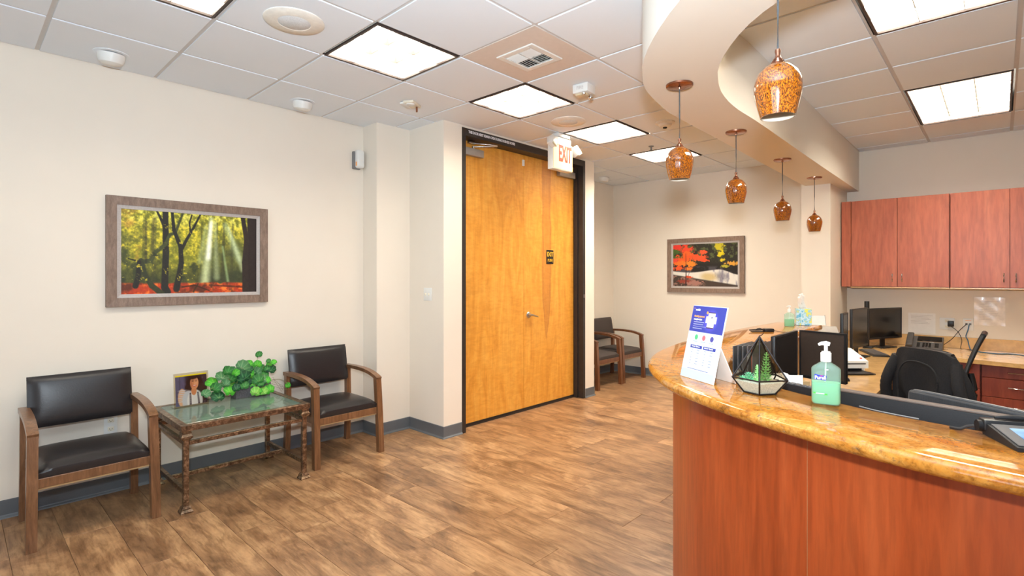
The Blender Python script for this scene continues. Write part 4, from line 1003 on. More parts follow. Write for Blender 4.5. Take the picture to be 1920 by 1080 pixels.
def art(label, w, h, img, loc, rz):
    t = thing('framed_picture', label, 'picture', loc, rz)
    b = B(); fw = .058
    def mould(b, w_, h_, f, d0, d1):
        # mitred frame ring lying in xz, facing -y
        o = [(-w_/2, -h_/2), (w_/2, -h_/2), (w_/2, h_/2), (-w_/2, h_/2)]; i_ = [(-w_/2+f, -h_/2+f), (w_/2-f, -h_/2+f), (w_/2-f, h_/2-f), (-w_/2+f, h_/2-f)]
        for k_ in range(4):
            a, c = k_, (k_+1) % 4
            q = [o[a], o[c], i_[c], i_[a]]; vf = [b.bm.verts.new((x, -(d1 if kk < 2 else d1-.004), z)) for kk, (x, z) in enumerate(q)]; vb = [b.bm.verts.new((x, -d0, z)) for x, z in q]
            b.bm.faces.new(vf); b.bm.faces.new(vb[::-1])
            for j in range(4): b.bm.faces.new((vf[j], vf[(j+1) % 4], vb[(j+1) % 4], vb[j]))
        return b
    part('frame', mould(b, w, h, fw, .002, .036), M['frame_art'], t, False)
    part('liner', mould(B(), w-2*fw+.004, h-2*fw+.004, .026, .004, .026), M['liner'], t, False)
    pw, ph = w-2*fw-.044, h-2*fw-.044
    part('backing', B().box(-pw/2-.01, pw/2+.01, -.014, -.003, -ph/2-.01, ph/2+.01), M['dark'], t, False)
    part('picture_print', print_mesh(img, pw, ph, frame_mtx((0, -.0165, 0), (1, 0, 0), (0, 0, 1))), M['print'], t, False); return t
art('framed print of a sunlit yellow autumn forest on the left wall', 1.032, .737, forest(), (1.207, YL, 1.596), 0)
art('framed print of a red maple beside a white river on the far wall', 1.043, .733, river(), (XB, 2.892, 1.582), -PI/2)

# ------------------------------------------------------------------ wall bits
def wall_plate(name, label, cat, loc, rz, w=.072, h=.116, kind='duplex', grp=None):
    t = thing(name, label, cat, loc, rz, grp)
    part('plate', B().box(-w/2, w/2, -.006, -.0005, -h/2, h/2, .002, 2), M['white'], t)
    if kind == 'duplex':
        for s in (-1, 1):
            o = part('receptacle', B().box(-.017, .017, -.008, -.0058, s*.028-.014, s*.028+.014, .003), M['offwhite'], t)
            part('slots', B().box(-.008, -.006, -.0086, -.0078, s*.028-.004, s*.028+.005).box(.006, .008, -.0086, -.0078, s*.028-.004, s*.028+.005).box(-.002, .002, -.0086, -.0078, s*.028-.011, s*.028-.007), M['dark'], o, False)
    return t
wall_plate('wall_outlet', 'white duplex wall outlet behind the nearest black chair', 'outlet', (.72, YL, .45), 0)
t = wall_plate('light_switch', 'white wall switch plate on the narrow wall left of the double doors', 'switch', (XA, 3.80, 1.268), -PI/2, .115, .116, 'switch')
for s in (-1, 1): part('toggle', B().cbox((s*.023, -.010, 0), (.010, .018, .022), .002, Matrix.Rotation(.4, 3, 'X')), M['offwhite'], t)
t = thing('motion_sensor', 'white wall motion sensor high beside the corner at the end of the left wall', 'sensor', (2.535, YL, 2.49), 0)
part('back_plate', B().box(-.055, .02, -.03, -.0005, -.085, .075, .008), M['grey'], t)
part('body', B().box(-.038, .040, -.075, -.012, -.078, .088, .022, 3), M['white'], t)
part('label_strip', B().box(-.0405, -.037, -.060, -.045, -.060, -.025), M['orange_print'], t)
wall_plate('wall_outlet', 'white four-socket wall outlet with a black charger plugged in, above the far worktop', 'outlet', (XB, .395, .952), -PI/2, .118, .118, 'duplex')
t = thing('charger', 'black plug-in charger in the far wall outlet with thin cord', 'charger', (XB-.009, .365, .955), -PI/2)
part('body', B().box(-.024, .024, -.045, -.0005, -.028, .028, .005), M['black'], t)
cc = lambda pts: [Vector((-(p.y-.365), 0, 0)) + Vector((0, p.x-(XB-.009), p.z-.955)) for p in pts]
part('cord', B().tube(cc(spline([Vector((XB-.03, .365, .93)), Vector((XB-.04, .31, .88)), Vector((XB-.05, .28, .80)), Vector((XB-.06, .285, ZD+.004)), Vector((XB-.10, .21, ZD+.004)), Vector((XB-.2, .17, ZD+.004))], 6)), .0028, 6), M['cable_black'], t)
t = wall_plate('data_jack', 'white network jack plate with two cables, right of the outlet', 'data jack', (XB, .233, .955), -PI/2, .08, .118, 'jack')
for s in (-1, 1): part('jack_port', B().box(s*.014-.009, s*.014+.009, -.009, -.0058, -.006, .012, .001), M['grey'], t)
part('label_strip', B().box(-.022, .022, -.0068, -.0058, .036, .041), M['orange_print'], t)
def cable(name, label, pts, m, r=.003): o = part(name, B().tube(spline(pts, 8), r, 7), m); tag(o, label, 'cable'); return o
cable('network_cable', 'blue network cable from the wall jack snaking along the far worktop', [(XB-.012, .226, .955), (XB-.035, .235, .90), (XB-.04, .25, .84), (XB-.045, .235, ZD+.09), (XB-.10, .21, ZD+.004), (XB-.22, .14, ZD+.004), (XB-.27, .02, ZD+.004), (XB-.20, -.08, ZD+.004), (XB-.26, -.18, ZD+.004), (XB-.30, -.35, ZD+.004), (XB-.2, -.6, ZD+.004)], M['cable_blue'], .0042)
cable('telephone_cable', 'thin black cable hanging from the wall jack to the desk phone', [(XB-.012, .246, .957), (XB-.04, .30, .89), (XB-.07, .36, .80), (XB-.10, .45, ZD+.01), (XB-.13, .50, ZD+.004), (XB-.15, .545, ZD+.004)], M['cable_black'], .003)
t = thing('wall_notice', 'white printed notice sheet on the wall behind the desk phone', 'notice', (XB, .598, .965), -PI/2)
part('sheet', B().box(-.112, .112, -.0025, -.0008, -.125, .085), M['paper'], t, False)
part('print_lines', (lambda b: [b.box(-.09, .09 - (i*37 % 50)/900, -.0032, -.0024, .06-i*.014, .0625-i*.014) for i in range(7)] and b)(B()), M['paper_ink'], t, False)
t = thing('taped_notice', 'printed sheet in a shiny clear sleeve taped to the wall right of the jacks', 'notice', (XB, .078, 1.09), -PI/2)
b = B(); gx_, gy_ = 10, 12; vv = [[b.bm.verts.new((-.112+.224*i/gx_, -.004-.0035*math.sin(i*1.1+j*.5)*math.sin(j*.8), -.138+.276*j/gy_)) for j in range(gy_+1)] for i in range(gx_+1)]
for i in range(gx_):
    for j in range(gy_): b.bm.faces.new((vv[i][j], vv[i+1][j], vv[i+1][j+1], vv[i][j+1]))
M['sleeve'] = mat('glossy_sleeve_paper', (240, 230, 218), 0.3, coat=.5)
part('sleeve', b, M['sleeve'], t)
part('print_lines', (lambda b: [b.box(-.075, .075 - (i*53 % 60)/800, -.0098, -.0090, .095-i*.016, .0968-i*.016) for i in range(12)] and b)(B()), M['paper_ink'], t, False)

# ================================================================== THINGS ON THE COUNTER
ZC = ZT+.0005
# payment sign board
def sign_img(H=260, W=180):
    X, Y = np.meshgrid(np.linspace(0, 1, W), np.linspace(0, 1, H)); img = np.ones((H, W, 3))*np.array([238, 243, 250.]); img = lerpc(img, (222, 234, 248), sstep(Y, .45, 1))
    img[Y < .36] = (66, 72, 168); img = blob(img, X, Y, .60, .19, .20, .145, (88, 84, 200), 1, .25)*1.0; img[Y >= .362] = np.where(False, 0, img[Y >= .362])
    m = Y >= .362; base = np.array([236, 242, 250.]); img[m] = base
    img[(Y > .885)] = (206, 222, 240)
    def rect(x0, x1, y0, y1, c): img[(X > x0) & (X < x1) & (Y > y0) & (Y < y1)] = c
    rect(.51, .71, .085, .285, (250, 250, 252)); rect(.51, .71, .075, .087, (70, 44, 60)); rect(.51, .71, .28, .296, (80, 48, 70)); rect(.455, .77, .135, .225, (250, 250, 252))
    for q in range(5): rect(.53, .69, .105+q*.034, .108+q*.034, (214, 214, 224))
    img[:] = blob(img, X, Y, .625, .145, .016, .012, (60, 60, 110), 1, .2); img[:] = blob(img, X, Y, .47, .085, .028, .020, (248, 170, 80), 1, .15)
    for q in range(4): rect(.10, (.42, .40, .50, .38)[q], .222+q*.030, .229+q*.030, (205, 208, 236))
    for cx, c in ((.27, (96, 200, 130)), (.50, (244, 112, 118)), (.74, (84, 78, 160))):
        img[:] = blob(img, X, Y, cx, .435, .05, .037, c, 1, .08)
        rect(cx-.07, cx+.07, .490, .496, (150, 176, 214)); rect(cx-.05, cx+.05, .503, .509, (150, 176, 214))
    for x0, x1 in ((.14, .50), (.54, .90)):
        rect(x0, x1, .545, .588, (66, 74, 168))
        for q in range(6): rect(x0, x1, .628+q*.037, .630+q*.037, (176, 190, 214)); rect(x0+.05, x0+.10, .610+q*.037, .617+q*.037, (130, 144, 172)); rect(x0+.22, x0+.30, .610+q*.037, .617+q*.037, (130, 144, 172))
    rect(.17, .80, .868, .874, (90, 110, 170)); return img*.90
p0, p1 = Vector((1.815, .853, 0)), Vector((1.721, .694, 0)); e = (p1-p0).normalized(); cen = (p0+p1)/2
t = thing('counter_sign', 'tall blue and white payment chart sign standing at the bend of the granite counter', 'sign', (cen.x, cen.y, ZC), math.atan2(e.y, e.x))
# local x = e ; face normal = local -y turned to the viewer
sgn = 1 if Vector((math.sin(0), 0, 0)).x else 1
tl = -.225
face = Matrix.Rotation(tl, 4, 'X')
part('board', B().box(-.0925, .0925, -.002, .002, 0, .262, .0008, 1, face), M['paper'], t, False)
part('print', print_mesh(sign_img(), .181, .258, face @ frame_mtx((0, -.0026, .131), (1, 0, 0), (0, 0, 1))), M['print'], t, False)
part('rear_leg', B().box(-.0925, .0925, -.0015, .0015, 0, .135, .0006, 1, Matrix.Translation((0, .088, 0)) @ Matrix.Rotation(.45, 4, 'X')), M['paper'], t, False)
def on_face(s, size, x, z, m, bold=0.0): part('lettering', text_mesh(s, size, .0002, .92, face @ frame_mtx((x, -.0032, z), (1, 0, 0), (0, 0, 1)), bold=bold), m, t, False)
on_face('sunbit', .0115, -.060, .246, M['white_letter'], .0003); on_face('Monthly payment', .0088, -.0455, .2225, M['orange_print'], .0004); on_face('example chart', .0088, -.0515, .2115, M['white_letter'], .0004)
part('logo_dot', B().box(-.0815, -.0785, -.0036, -.0030, .249, .252, 0, 1, face), M['orange_print'], t, False)
for xx in (-.0345, .0365): on_face('Amount  Payment', .0068, xx, .1145, M['white_letter'], .0002)
# terrarium
tc = Vector((1.715, .548, ZC)); cdir = math.atan2(-tc.y, -tc.x)
t = thing('terrarium', 'geometric black-framed glass terrarium with succulents and white sand on the granite counter', 'terrarium', tc, cdir)
RB, RM, ZM, ZA = .047, .081, .047, .174
bot = [Vector((RB*math.cos(2*PI*i/5), RB*math.sin(2*PI*i/5), .002)) for i in range(5)]; ring = [Vector((RM*math.cos(2*PI*i/5), RM*math.sin(2*PI*i/5), ZM)) for i in range(5)]; apx = Vector((0, 0, ZA))
b = B()
for i in range(5):
    k_ = (i+1) % 5
    for a_, c_ in ((bot[i], bot[k_]), (bot[i], ring[i]), (ring[i], ring[k_]), (ring[i], apx)): b.tube([a_, c_], .0024, 6)
hook = [(0, 0, ZA)]+[(.0, .0115*math.sin(a)+.0, ZA+.014-.0115*math.cos(a)) for a in [0, .6, 1.2, 1.8, 2.4, 3.0, 3.7, 4.4]]
part('frame', b, M['came'], t); part('hook', B().tube(hook, .0014, 6), M['came'], t)
for i in range(5):
    k_ = (i+1) % 5
    part('glass_pane', B().poly([bot[i], bot[k_], ring[k_], ring[i]]), M['glass'], t, False)
    if i not in (4,): part('glass_pane', B().poly([ring[i], ring[k_], apx]), M['glass_tint'], t, False)
b = B(); sc_ = .93
lo_ = [b.bm.verts.new(v*sc_) for v in bot]; hi = [b.bm.verts.new(Vector((v.x*.90, v.y*.90, ZM-.010+.004*math.sin(i*2.3)))) for i, v in enumerate(ring)]
for v in lo_: v.co.z = .003
b.bm.faces.new(lo_); b.bm.faces.new(hi)
for i in range(5): b.bm.faces.new((lo_[i], lo_[(i+1) % 5], hi[(i+1) % 5], hi[i]))
part('sand', b, M['pebble'], t, False, kind='stuff')
def succulent(b, o, h, r0, n, lean=(0, 0)):
    for k_ in range(n):
        f = k_/n; z = o[2]+h*f; cx, cy = o[0]+lean[0]*f, o[1]+lean[1]*f; rr = r0*(1-.6*f)
        for q in range(5):
            a = q*2*PI/5+k_*.63; tip = Vector((cx+rr*math.cos(a), cy+rr*math.sin(a), z+rr*.35)); m_ = Vector((cx+rr*.5*math.cos(a), cy+rr*.5*math.sin(a), z-.002)); s_ = Vector((-math.sin(a), math.cos(a), 0))*rr*.26; up = Vector((0, 0, rr*.14))
            v = [b.bm.verts.new(x) for x in (Vector((cx, cy, z)), m_-s_, tip, m_+s_, m_+up)]
            for f_ in ((0, 1, 4), (1, 2, 4), (2, 3, 4), (3, 0, 4), (0, 3, 2, 1)): b.bm.faces.new([v[x] for x in f_])
    b.tube([(o[0], o[1], o[2]-.01), (o[0]+lean[0], o[1]+lean[1], o[2]+h)], .0025, 6); return b
zs = ZM-.006
part('tall_succulent', succulent(B(), (.0, .016, zs), .085, .022, 11, (.0, .004)), M['succ1'], t, False)
part('small_succulent', succulent(B(), (.022, -.006, zs), .048, .016, 8), M['succ1'], t, False)
part('rosette_succulent', succulent(succulent(B(), (.012, -.030, zs), .022, .022, 5), (.010, -.048, zs-.004), .014, .018, 4), M['succ2'], t, False)
# sanitizer bottles
def bottle(label, loc, rz, s=1.0):
    t = thing('sanitizer_bottle', label, 'bottle', loc, rz, 'green hand sanitizer pump bottles')
    def sq(wx, wy, z, n=28, p=4.0):
        out = []
        for i in range(n):
            a = 2*PI*i/n; c_, s_ = math.cos(a), math.sin(a); out.append((wx*math.copysign(abs(c_)**(2/p), c_), wy*math.copysign(abs(s_)**(2/p), s_), z))
        return out
    def loft(levels):
        b = B(); R_ = [[b.bm.verts.new(q) for q in sq(*l)] for l in levels]
        for a_, c_ in zip(R_, R_[1:]):
            for i in range(len(a_)): b.bm.faces.new((a_[i], a_[(i+1) % len(a_)], c_[(i+1) % len(a_)], c_[i]))
        b.bm.faces.new(R_[0][::-1]); b.bm.faces.new(R_[-1]); return b
    q = s
    part('gel', loft([(.036*q, .019*q, .002), (.0395*q, .022*q, .008*q), (.0395*q, .022*q, .066*q)]), M['gel'], t)
    part('body', loft([(.037*q, .020*q, .0), (.041*q, .0235*q, .006*q), (.041*q, .0235*q, .106*q), (.037*q, .021*q, .112*q), (.014*q, .013*q, .127*q), (.0125*q, .0125*q, .130*q)]), M['gel_bottle'], t)
    p_ = part('pump', B().cyl((0, 0, 0), .0155*q, .128*q, .155*q, 24, .001).cyl((0, 0, 0), .0125*q, .155*q, .159*q, 20).cyl((0, 0, 0), .0055*q, .159*q, .178*q, 14).tube([(.011*q, 0, .181*q), (0, 0, .1835*q), (-.012*q, 0, .1825*q), (-.021*q, 0, .178*q)], [.006*q, .0075*q, .0055*q, .0042*q], 10), M['white'], t)
    part('dip_tube', B().tube([(0, 0, .128*q), (-.004, 0, .006)], .0022*q, 8), M['white'], t)
    return t
bl = Vector((1.693, .362, ZC)); br = math.atan2(-bl.x, bl.y) + PI   # local -y looks to the viewer
vd = math.atan2(-bl.y, -bl.x)
t = bottle('green hand sanitizer pump bottle with blue label on the near counter', bl, vd+PI/2)
t.scale = (.88, .92, .93)
M['label_blue'] = mat('label_blue', (38, 52, 170), 0.35); M['label_red'] = mat('label_red', (226, 44, 100), 0.35); M['label_green'] = mat('label_green', (70, 200, 60), 0.4)
part('label_panel', B().prism_axis([(-.033, .076), (.0, .074), (.002, .088), (-.031, .091)], -.0242, -.0238, 1), M['label_blue'], t, False)
part('label_mark', B().prism_axis([(-.018, .0885), (-.008, .088), (-.012, .0855)], -.0246, -.0243, 1), M['label_red'], t, False)
part('lettering', text_mesh('Purell', .0145, .0002, .92, frame_mtx((-.0155, -.0246, .0812), (1, 0, 0), (0, 0, 1)), bold=.0005), M['white_letter'], t, False)
part('label_stripe', B().box(-.035, -.028, -.0242, -.0238, .033, .037).box(-.004, .004, -.0242, -.0238, .030, .034), M['label_green'], t, False)
part('label_stripe', B().box(-.028, -.004, -.0242, -.0238, .0325, .0345), M['white_letter'], t, False)
t2 = bottle('small green hand sanitizer bottle beside the tissue box at the far end', (4.13, 1.115, ZC), vd+PI/2, .80)
# tissue box
t = thing('tissue_box', 'blue patterned cube tissue box with a white tissue pulled up', 'tissue box', (4.33, 1.075, ZC), .35)
part('box', B().box(-.050, .050, -.050, .050, 0, .122, .002, 1), M['tissuebox'], t, False)
part('slot_film', B().box(-.03, .03, -.02, .02, .1221, .1228), M['tissue_paper'], t, False)
b = B(); n_ = 9
cols = [[b.bm.verts.new((-.028+.056*i/n_*(1-.35*j/6)-.02*j/6*1.0, .012*math.sin(i*1.5+j*.5)*(1+j*.15)-.004*j, .122+.118*(j/6)*(1-.25*abs(i/n_-.62)*1.6))) for j in range(7)] for i in range(n_+1)]
for i in range(n_):
    for j in range(6): b.bm.faces.new((cols[i][j], cols[i+1][j], cols[i+1][j+1], cols[i][j+1]))
o = part('tissue', b, M['tissue_paper'], t)
sm = o.modifiers.new('solid', 'SOLIDIFY'); sm.thickness = .0012; o.rotation_euler.z = -1.2
# small tent calendar
t = thing('tent_calendar', 'small white tent calendar with black stand at the far counter end', 'calendar', (4.40, .995, ZC), -.9)
part('card', B().box(-.05, .05, -.001, .001, 0, .072, .0004, 1, Matrix.Translation((0, -.018, 0)) @ Matrix.Rotation(-.24, 4, 'X')), M['paper'], t, False)
b = B().prism_axis([(-.016, 0), (.022, 0), (.001, .074)], .050, .053, 0).box(-.05, .053, -.001, .001, 0, .072, 0, 1, Matrix.Translation((0, .022, 0)) @ Matrix.Rotation(.24, 4, 'X')); part('stand', b, M['black'], t, False)
# corded pen with holder
t = thing('counter_pen', 'black corded pen lying in its holder on the granite, past the sign', 'pen', (3.62, 1.125, ZC), -.82)
part('holder', B().box(-.005, .055, -.022, .022, 0, .022, .006), M['black'], t); part('pen', B().tube([(-.10, .0, .012), (-.04, 0, .014), (.01, 0, .016)], [.004, .006, .006], 8), M['black'], t)
part('plate', B().box(-.085, -.01, -.018, .018, 0, .005, .002), M['black'], t); part('cord', B().tube(spline([(.055, 0, .008), (.10, -.03, .003), (.17, -.05, .003)], 5), .002, 6), M['cable_black'], t)
# signature pad
t = thing('signature_pad', 'black electronic signature pad with bright blue screen at the right edge of the counter', 'signature pad', (1.612, .030, ZC), math.atan2(-.905, .425))
wdt, dpt = .19, .13     # local x = e2 (.425,-.905); local -y = towards the viewer
b = B(); b.prism_axis([(0, 0), (-dpt, 0), (-dpt, .008), (0, .030)], 0, wdt, 0); part('body', b, M['black_matte'], t, False)
sl = Matrix.Translation((0, 0, .0305)) @ Matrix.Rotation(math.atan2(.022, dpt), 4, 'X')
part('bezel', B().box(.006, wdt-.006, -.125, -.020, 0, .002, .0008, 1, sl), M['dgrey'], t, False)
M['pad_screen'] = NT('pad_screen_lit'); kk = M['pad_screen']; gn = kk.noise(kk.coord((6, 14, 1)), 1.0, 2); kk.lk(kk.ramp(gn, [(.4, lin((40, 130, 220))), (.6, lin((180, 215, 245)))]), kk.b.inputs['Emission Color']); kk.b.inputs['Emission Strength'].default_value = .8; kk.b.inputs['Roughness'].default_value = .1; kk.color((.02, .05, .1)); M['pad_screen'] = kk.m
part('screen', B().box(.030, wdt-.03, -.098, -.040, .0022, .0028, 0, 1, sl), M['pad_screen'], t, False)
part('pen_tray', B().box(-.004, wdt, -.016, .012, .010, .036, .004), M['black'], t)
part('stylus', B().tube([(.02, -.004, .040), (.05, -.003, .042), (.16, 0, .041)], [.003, .0055, .0055], 10), M['black_matte'], t)
part('hinge', B().cyl((0, 0, 0), .011, -.010, .006, 16).bm and B().lathe([(.0, -.008), (.012, -.008), (.012, .006), (0, .006)], seg=16, mtx=Matrix.Translation((-.004, -.002, .020)) @ Matrix.Rotation(PI/2, 4, 'Y')), M['black'], t)
part('cord', B().tube(spline([(-.008, .01, .015), (-.02, .015, .012), (-.035, .018, .004), (-.05, .03, .003)], 5), .0035, 7), M['cable_black'], t)
cable('counter_cable', 'thin pale cable lying along the inner edge of the near granite counter', [(1.712, .285, ZC+.002), (1.69, .25, ZC+.002), (1.672, .20, ZC+.002), (1.660, .15, ZC+.002)], M['glass'] if False else M['grey'], .0016)

# ================================================================== OFFICE THINGS
def monitor(label, p0, p1, z0, z1, back=False, stand=True, rim=None, perf=False, zdesk=ZD, th=.022, scr=None, bd=.11):
    p0, p1 = Vector(p0), Vector(p1); cen = (p0+p1)/2; e = (p1-p0); w_ = e.length; rz = math.atan2(e.y, e.x)
    n = Vector((math.sin(rz), -math.cos(rz)))            # local -y in world
    if n.dot(Vector((-cen.x, -cen.y))) < 0: rz += PI
    t = thing('monitor', label, 'monitor', (cen.x, cen.y, zdesk), rz)
    a, c = z0-zdesk, z1-zdesk
    if not back:
        part('shell', B().box(-w_/2, w_/2, 0, th, a, c, .004), M['black'], t)
        part('screen', B().box(-w_/2+.010, w_/2-.010, -.0008, .0005, a+.018, c-.010), scr or M['screen'], t, False)
        part('bezel', (lambda b: [b.box(-w_/2, w_/2, -.003, .001, c-.010, c), b.box(-w_/2, w_/2, -.003, .001, a, a+.018), b.box(-w_/2, -w_/2+.010, -.003, .001, a+.018, c-.010), b.box(w_/2-.010, w_/2, -.003, .001, a+.018, c-.010)] and b)(B()), M['black'], t, False)
    else:
        part('shell', B().box(-w_/2, w_/2, 0, th, a, c, .008, 3), M['black_matte'] if not perf else M['perf'], t)
        if rim: part('rim', B().tube(spline([(-w_/2, th/2, a+.05), (-w_/2, th/2, c-.03), (-w_/2+.01, th/2, c-.008), (-w_/2+.035, th/2, c), (0, th/2, c+.001), (w_/2, th/2, c)], 5), .005, 8), rim, t)
    if stand:
        part('stand_neck', B().box(-.03, .03, th, th+.02, .01, (a+c)/2, .003), M['black'], t); part('stand_base', B().box(-.11, .11, -.05 if bd > .06 else -.002, bd, 0, .010, .004), M['black'], t)
    return t
t = monitor('black monitor right behind the near granite edge, back turned, with a silver asset sticker', (1.798, .385), (1.663, -.27), .80, 1.093, back=True, th=.030, bd=.055)
L0 = -(Vector((1.790, .385))-Vector((1.655, -.27))).length/2
M['taupe'] = mat('taupe_trim', (98, 84, 76), 0.6)
for o in t.children:
    if o.name.startswith('shell'): W2 = max(v.co.x for v in o.data.vertices)
part('top_trim', B().box(-W2, W2, -.001, .031, .3790, .3835, .001), M['taupe'], t)
flip = 1
sx_ = lambda d_: (-W2+d_)
part('asset_sticker', B().box(sx_(.384), sx_(.413), -.0012, -.0002, .352, .370), M['steel'], t, False)
part('asset_sticker', B().box(sx_(.421), sx_(.455), -.0012, -.0002, .352, .366), M['white'], t, False)
t = monitor('black perforated monitor back with thin grey rim, behind the near monitor', (1.965, .205), (1.765, -.115), .80, 1.088, back=True, rim=M['dgrey'], perf=True, th=.02)
monitor('glossy dark monitor angled along the granite counter, left of its pair', (3.066, .900), (3.515, .905), .80, 1.10)
monitor('black monitor with brown reflection coloured into its screen, squarely facing the viewer behind the sanitizer bottle', (3.565, .905), (3.49, .645), .81, 1.10, scr=M['reflect_folder_brown'])
monitor('slim black monitor turned away beside the pier, leftmost of the far trio', (4.97, .94), (5.18, .945), .80, 1.125)
monitor('black monitor in the middle of the far trio', (5.33, .94), (5.734, .889), .80, 1.145, scr=M['screen'])
monitor('widest black monitor of the far trio, rightmost, beneath the wall cabinets', (6.22, .955), (6.72, .75), .80, 1.11)
t = thing('monitor_pole', 'black clamp pole rising above the far monitors', 'monitor arm', (6.30, .985, ZD)); part('pole', B().cyl((0, 0, 0), .022, 0, .47, 20), M['black'], t); part('clamp', B().box(-.04, .04, -.05, .03, 0, .02, .004), M['black'], t)
# desk phone in front on riser box beside the granite
ev = Vector((-.40, -.917, 0))
t = thing('desk_phone', 'black desk keypad phone on a riser, close behind the granite beside the terrarium', 'phone', (1.905, .470, ZD), math.atan2(ev.y, ev.x))
part('riser', B().box(-.095, .075, -.055, .10, 0, .33, .004), M['black'], t)
part('body', B().prism_axis([(-.055, .3305), (.10, .3305), (.10, .335), (-.055, .368)], -.095, .075, 0), M['black_matte'], t, False)
kb = B()
for i in range(7):
    for j in range(5): kb.cbox((-.08+i*.022, -.035+j*.027, .3675-(.02+j*.027)*.213+.002), (.015, .018, .008), .002)
part('keys', kb, M['dgrey'], t, False, kind='stuff')
t = thing('note_card', 'small white card standing behind the keypad phone', 'card', (2.13, .555, ZD), -.9)
part('card', B().box(-.03, .03, -.001, .001, .0, .352, 0, 1, Matrix.Rotation(-.02, 4, 'X')), M['paper'], t, False)
# file sorter
t = thing('file_sorter', 'black upright file sorter with five dividers behind the counter bend', 'file sorter', (2.395, .800, ZD))
part('tray', B().box(-.12, .14, -.052, .048, 0, .02, .003), M['black'], t)
for i in range(5): part('divider', B().box(-.11, .13, -.044+i*.020, -.040+i*.020, .02, .428-.002*i, .0015, 1), M['dgrey'], t)
for i in range(3): part('folder', B().box(-.09, .12, -.036+i*.020, -.030+i*.020, .02, .420, .001, 1), M['cherry_base'] if i == 0 else M['reflect_folder_brown'], t)
t = thing('paper_box', 'open brown box of crumpled white paper seen through the terrarium', 'box', (2.20, .625, ZD), -.6)
b = B()
for (a0, a1, b0, b1) in ((-.08, .08, -.06, -.056), (-.08, .08, .056, .06), (-.08, -.076, -.056, .056), (.076, .08, -.056, .056)): b.box(a0, a1, b0, b1, 0, .318)
b.box(-.08, .08, -.06, .06, 0, .004); part('box', b, M['tanedge'], t, False)
b = B(); bmesh.ops.create_icosphere(b.bm, subdivisions=3, radius=.06)
for v in b.bm.verts: v.co *= .85+.3*random.random()
for v in b.bm.verts: v.co.x *= 1.1; v.co.z = v.co.z*.7+.30
part('crumpled_paper', b, M['tissue_paper'], t, False)
# scanner
q = -.82; sp = Vector((4.68, .722)); ex = Vector((.682, -.731)); ey = Vector((.731, .682)); scn = sp-ex*.14+ey*.14
t = thing('document_scanner', 'white document scanner with raised rear tray on the maple worktop', 'scanner', (scn.x, scn.y, ZD), math.atan2(ex.y, ex.x))
part('body', B().prism_axis([(-.14, .032), (-.14, .085), (.06, .155), (.14, .155), (.14, .0), (-.10, .0), (-.10, .032)], -.14, .14, 0), M['white'], t, False)
part('front_slot', B().box(-.138, .12, -.1415, -.139, .062, .070), M['dark'], t, False); part('front_slot', B().box(-.138, .11, -.11, -.099, .012, .030), M['dark'], t, False)
part('rear_tray', B().box(-.12, .12, -.004, .004, 0, .20, .003, 1, Matrix.Translation((0, .10, .15)) @ Matrix.Rotation(-.62, 4, 'X')), M['grey_metal'], t)
part('output_tray', B().box(-.12, .12, -.25, -.11, .004, .012, .002), M['black'], t); part('button', B().cyl((.11, -.10, 0), .008, .098, .106, 12), M['red'], t)
part('sticker', B().box(-.09, -.03, -.09, -.05, .108, .1085, 0, 1, Matrix.Rotation(.0, 4, 'X')), M['orange_print'], t) if False else None
def keyboard(label, loc, rz, L=.42, W=.135):
    t = thing('keyboard', label, 'keyboard', loc, rz); part('base', B().box(-L/2, L/2, -W/2, W/2, 0, .014, .004), M['black'], t)
    b = B(); nx_, ny_ = 15, 5
    for i in range(nx_):
        for j in range(ny_): b.box(-L/2+.01+i*(L-.02)/nx_+.001, -L/2+.01+(i+1)*(L-.02)/nx_-.001, -W/2+.01+j*(W-.02)/ny_+.001, -W/2+.01+(j+1)*(W-.02)/ny_-.001, .0141, .020)
    part('keys', b, M['dgrey'], t, False, kind='stuff'); return t
keyboard('black keyboard lying between the white scanner and the far monitor', (5.86, .86, ZD), .42)
def mouse(label, loc, rz):
    t = thing('computer_mouse', label, 'mouse', loc, rz); b = B(); bmesh.ops.create_uvsphere(b.bm, u_segments=20, v_segments=12, radius=1)
    for v in b.bm.verts: v.co = Vector((v.co.x*.055, v.co.y*.031, max(0, v.co.z)*.034))
    part('shell', b, M['black'], t); part('wheel', B().cbox((.028, 0, .031), (.014, .006, .008), .002), M['grey'], t)
mouse('black mouse beside the draped jacket on the maple worktop', (5.78, .69, ZD), .3)
mouse('black mouse in front of the white scanner', (4.22, .80, ZD), .9)
t = thing('desk_phone', 'grey desk phone with handset and dark display against the far wall', 'phone', (6.62, .555, ZD), -PI/2)
part('body', B().prism_axis([(-.10, 0), (-.10, .018), (.08, .115), (.10, .115), (.10, 0)], -.145, .145, 0), M['dgrey'], t, False)
fs_ = Matrix.Translation((0, -.10, .018)) @ Matrix.Rotation(math.atan2(.097, .18), 4, 'X')
part('face_band', B().box(-.06, .14, .095, .112, .001, .005, .001, 1, fs_), M['steel'], t)
part('display', B().box(-.055, .135, .118, .195, .001, .008, .002, 1, fs_), M['screen'], t)
kb = B()
for i in range(3):
    for j in range(4): kb.box(-.01+i*.024, .008+i*.024, .015+j*.019, .028+j*.019, .0005, .005, 0, 1, fs_)
for j in range(4): kb.box(-.055, -.03, .015+j*.019, .026+j*.019, .0005, .004, 0, 1, fs_).box(.085, .115, .015+j*.019, .026+j*.019, .0005, .004, 0, 1, fs_)
part('keys', kb, M['black'], t, False, kind='stuff')
part('handset', B().box(-.140, -.085, -.005, .215, .012, .040, .012, 3, fs_).box(-.138, -.087, .0, .05, .002, .03, .008, 2, fs_).box(-.138, -.087, .165, .212, .002, .03, .008, 2, fs_), M['dgrey'], t)
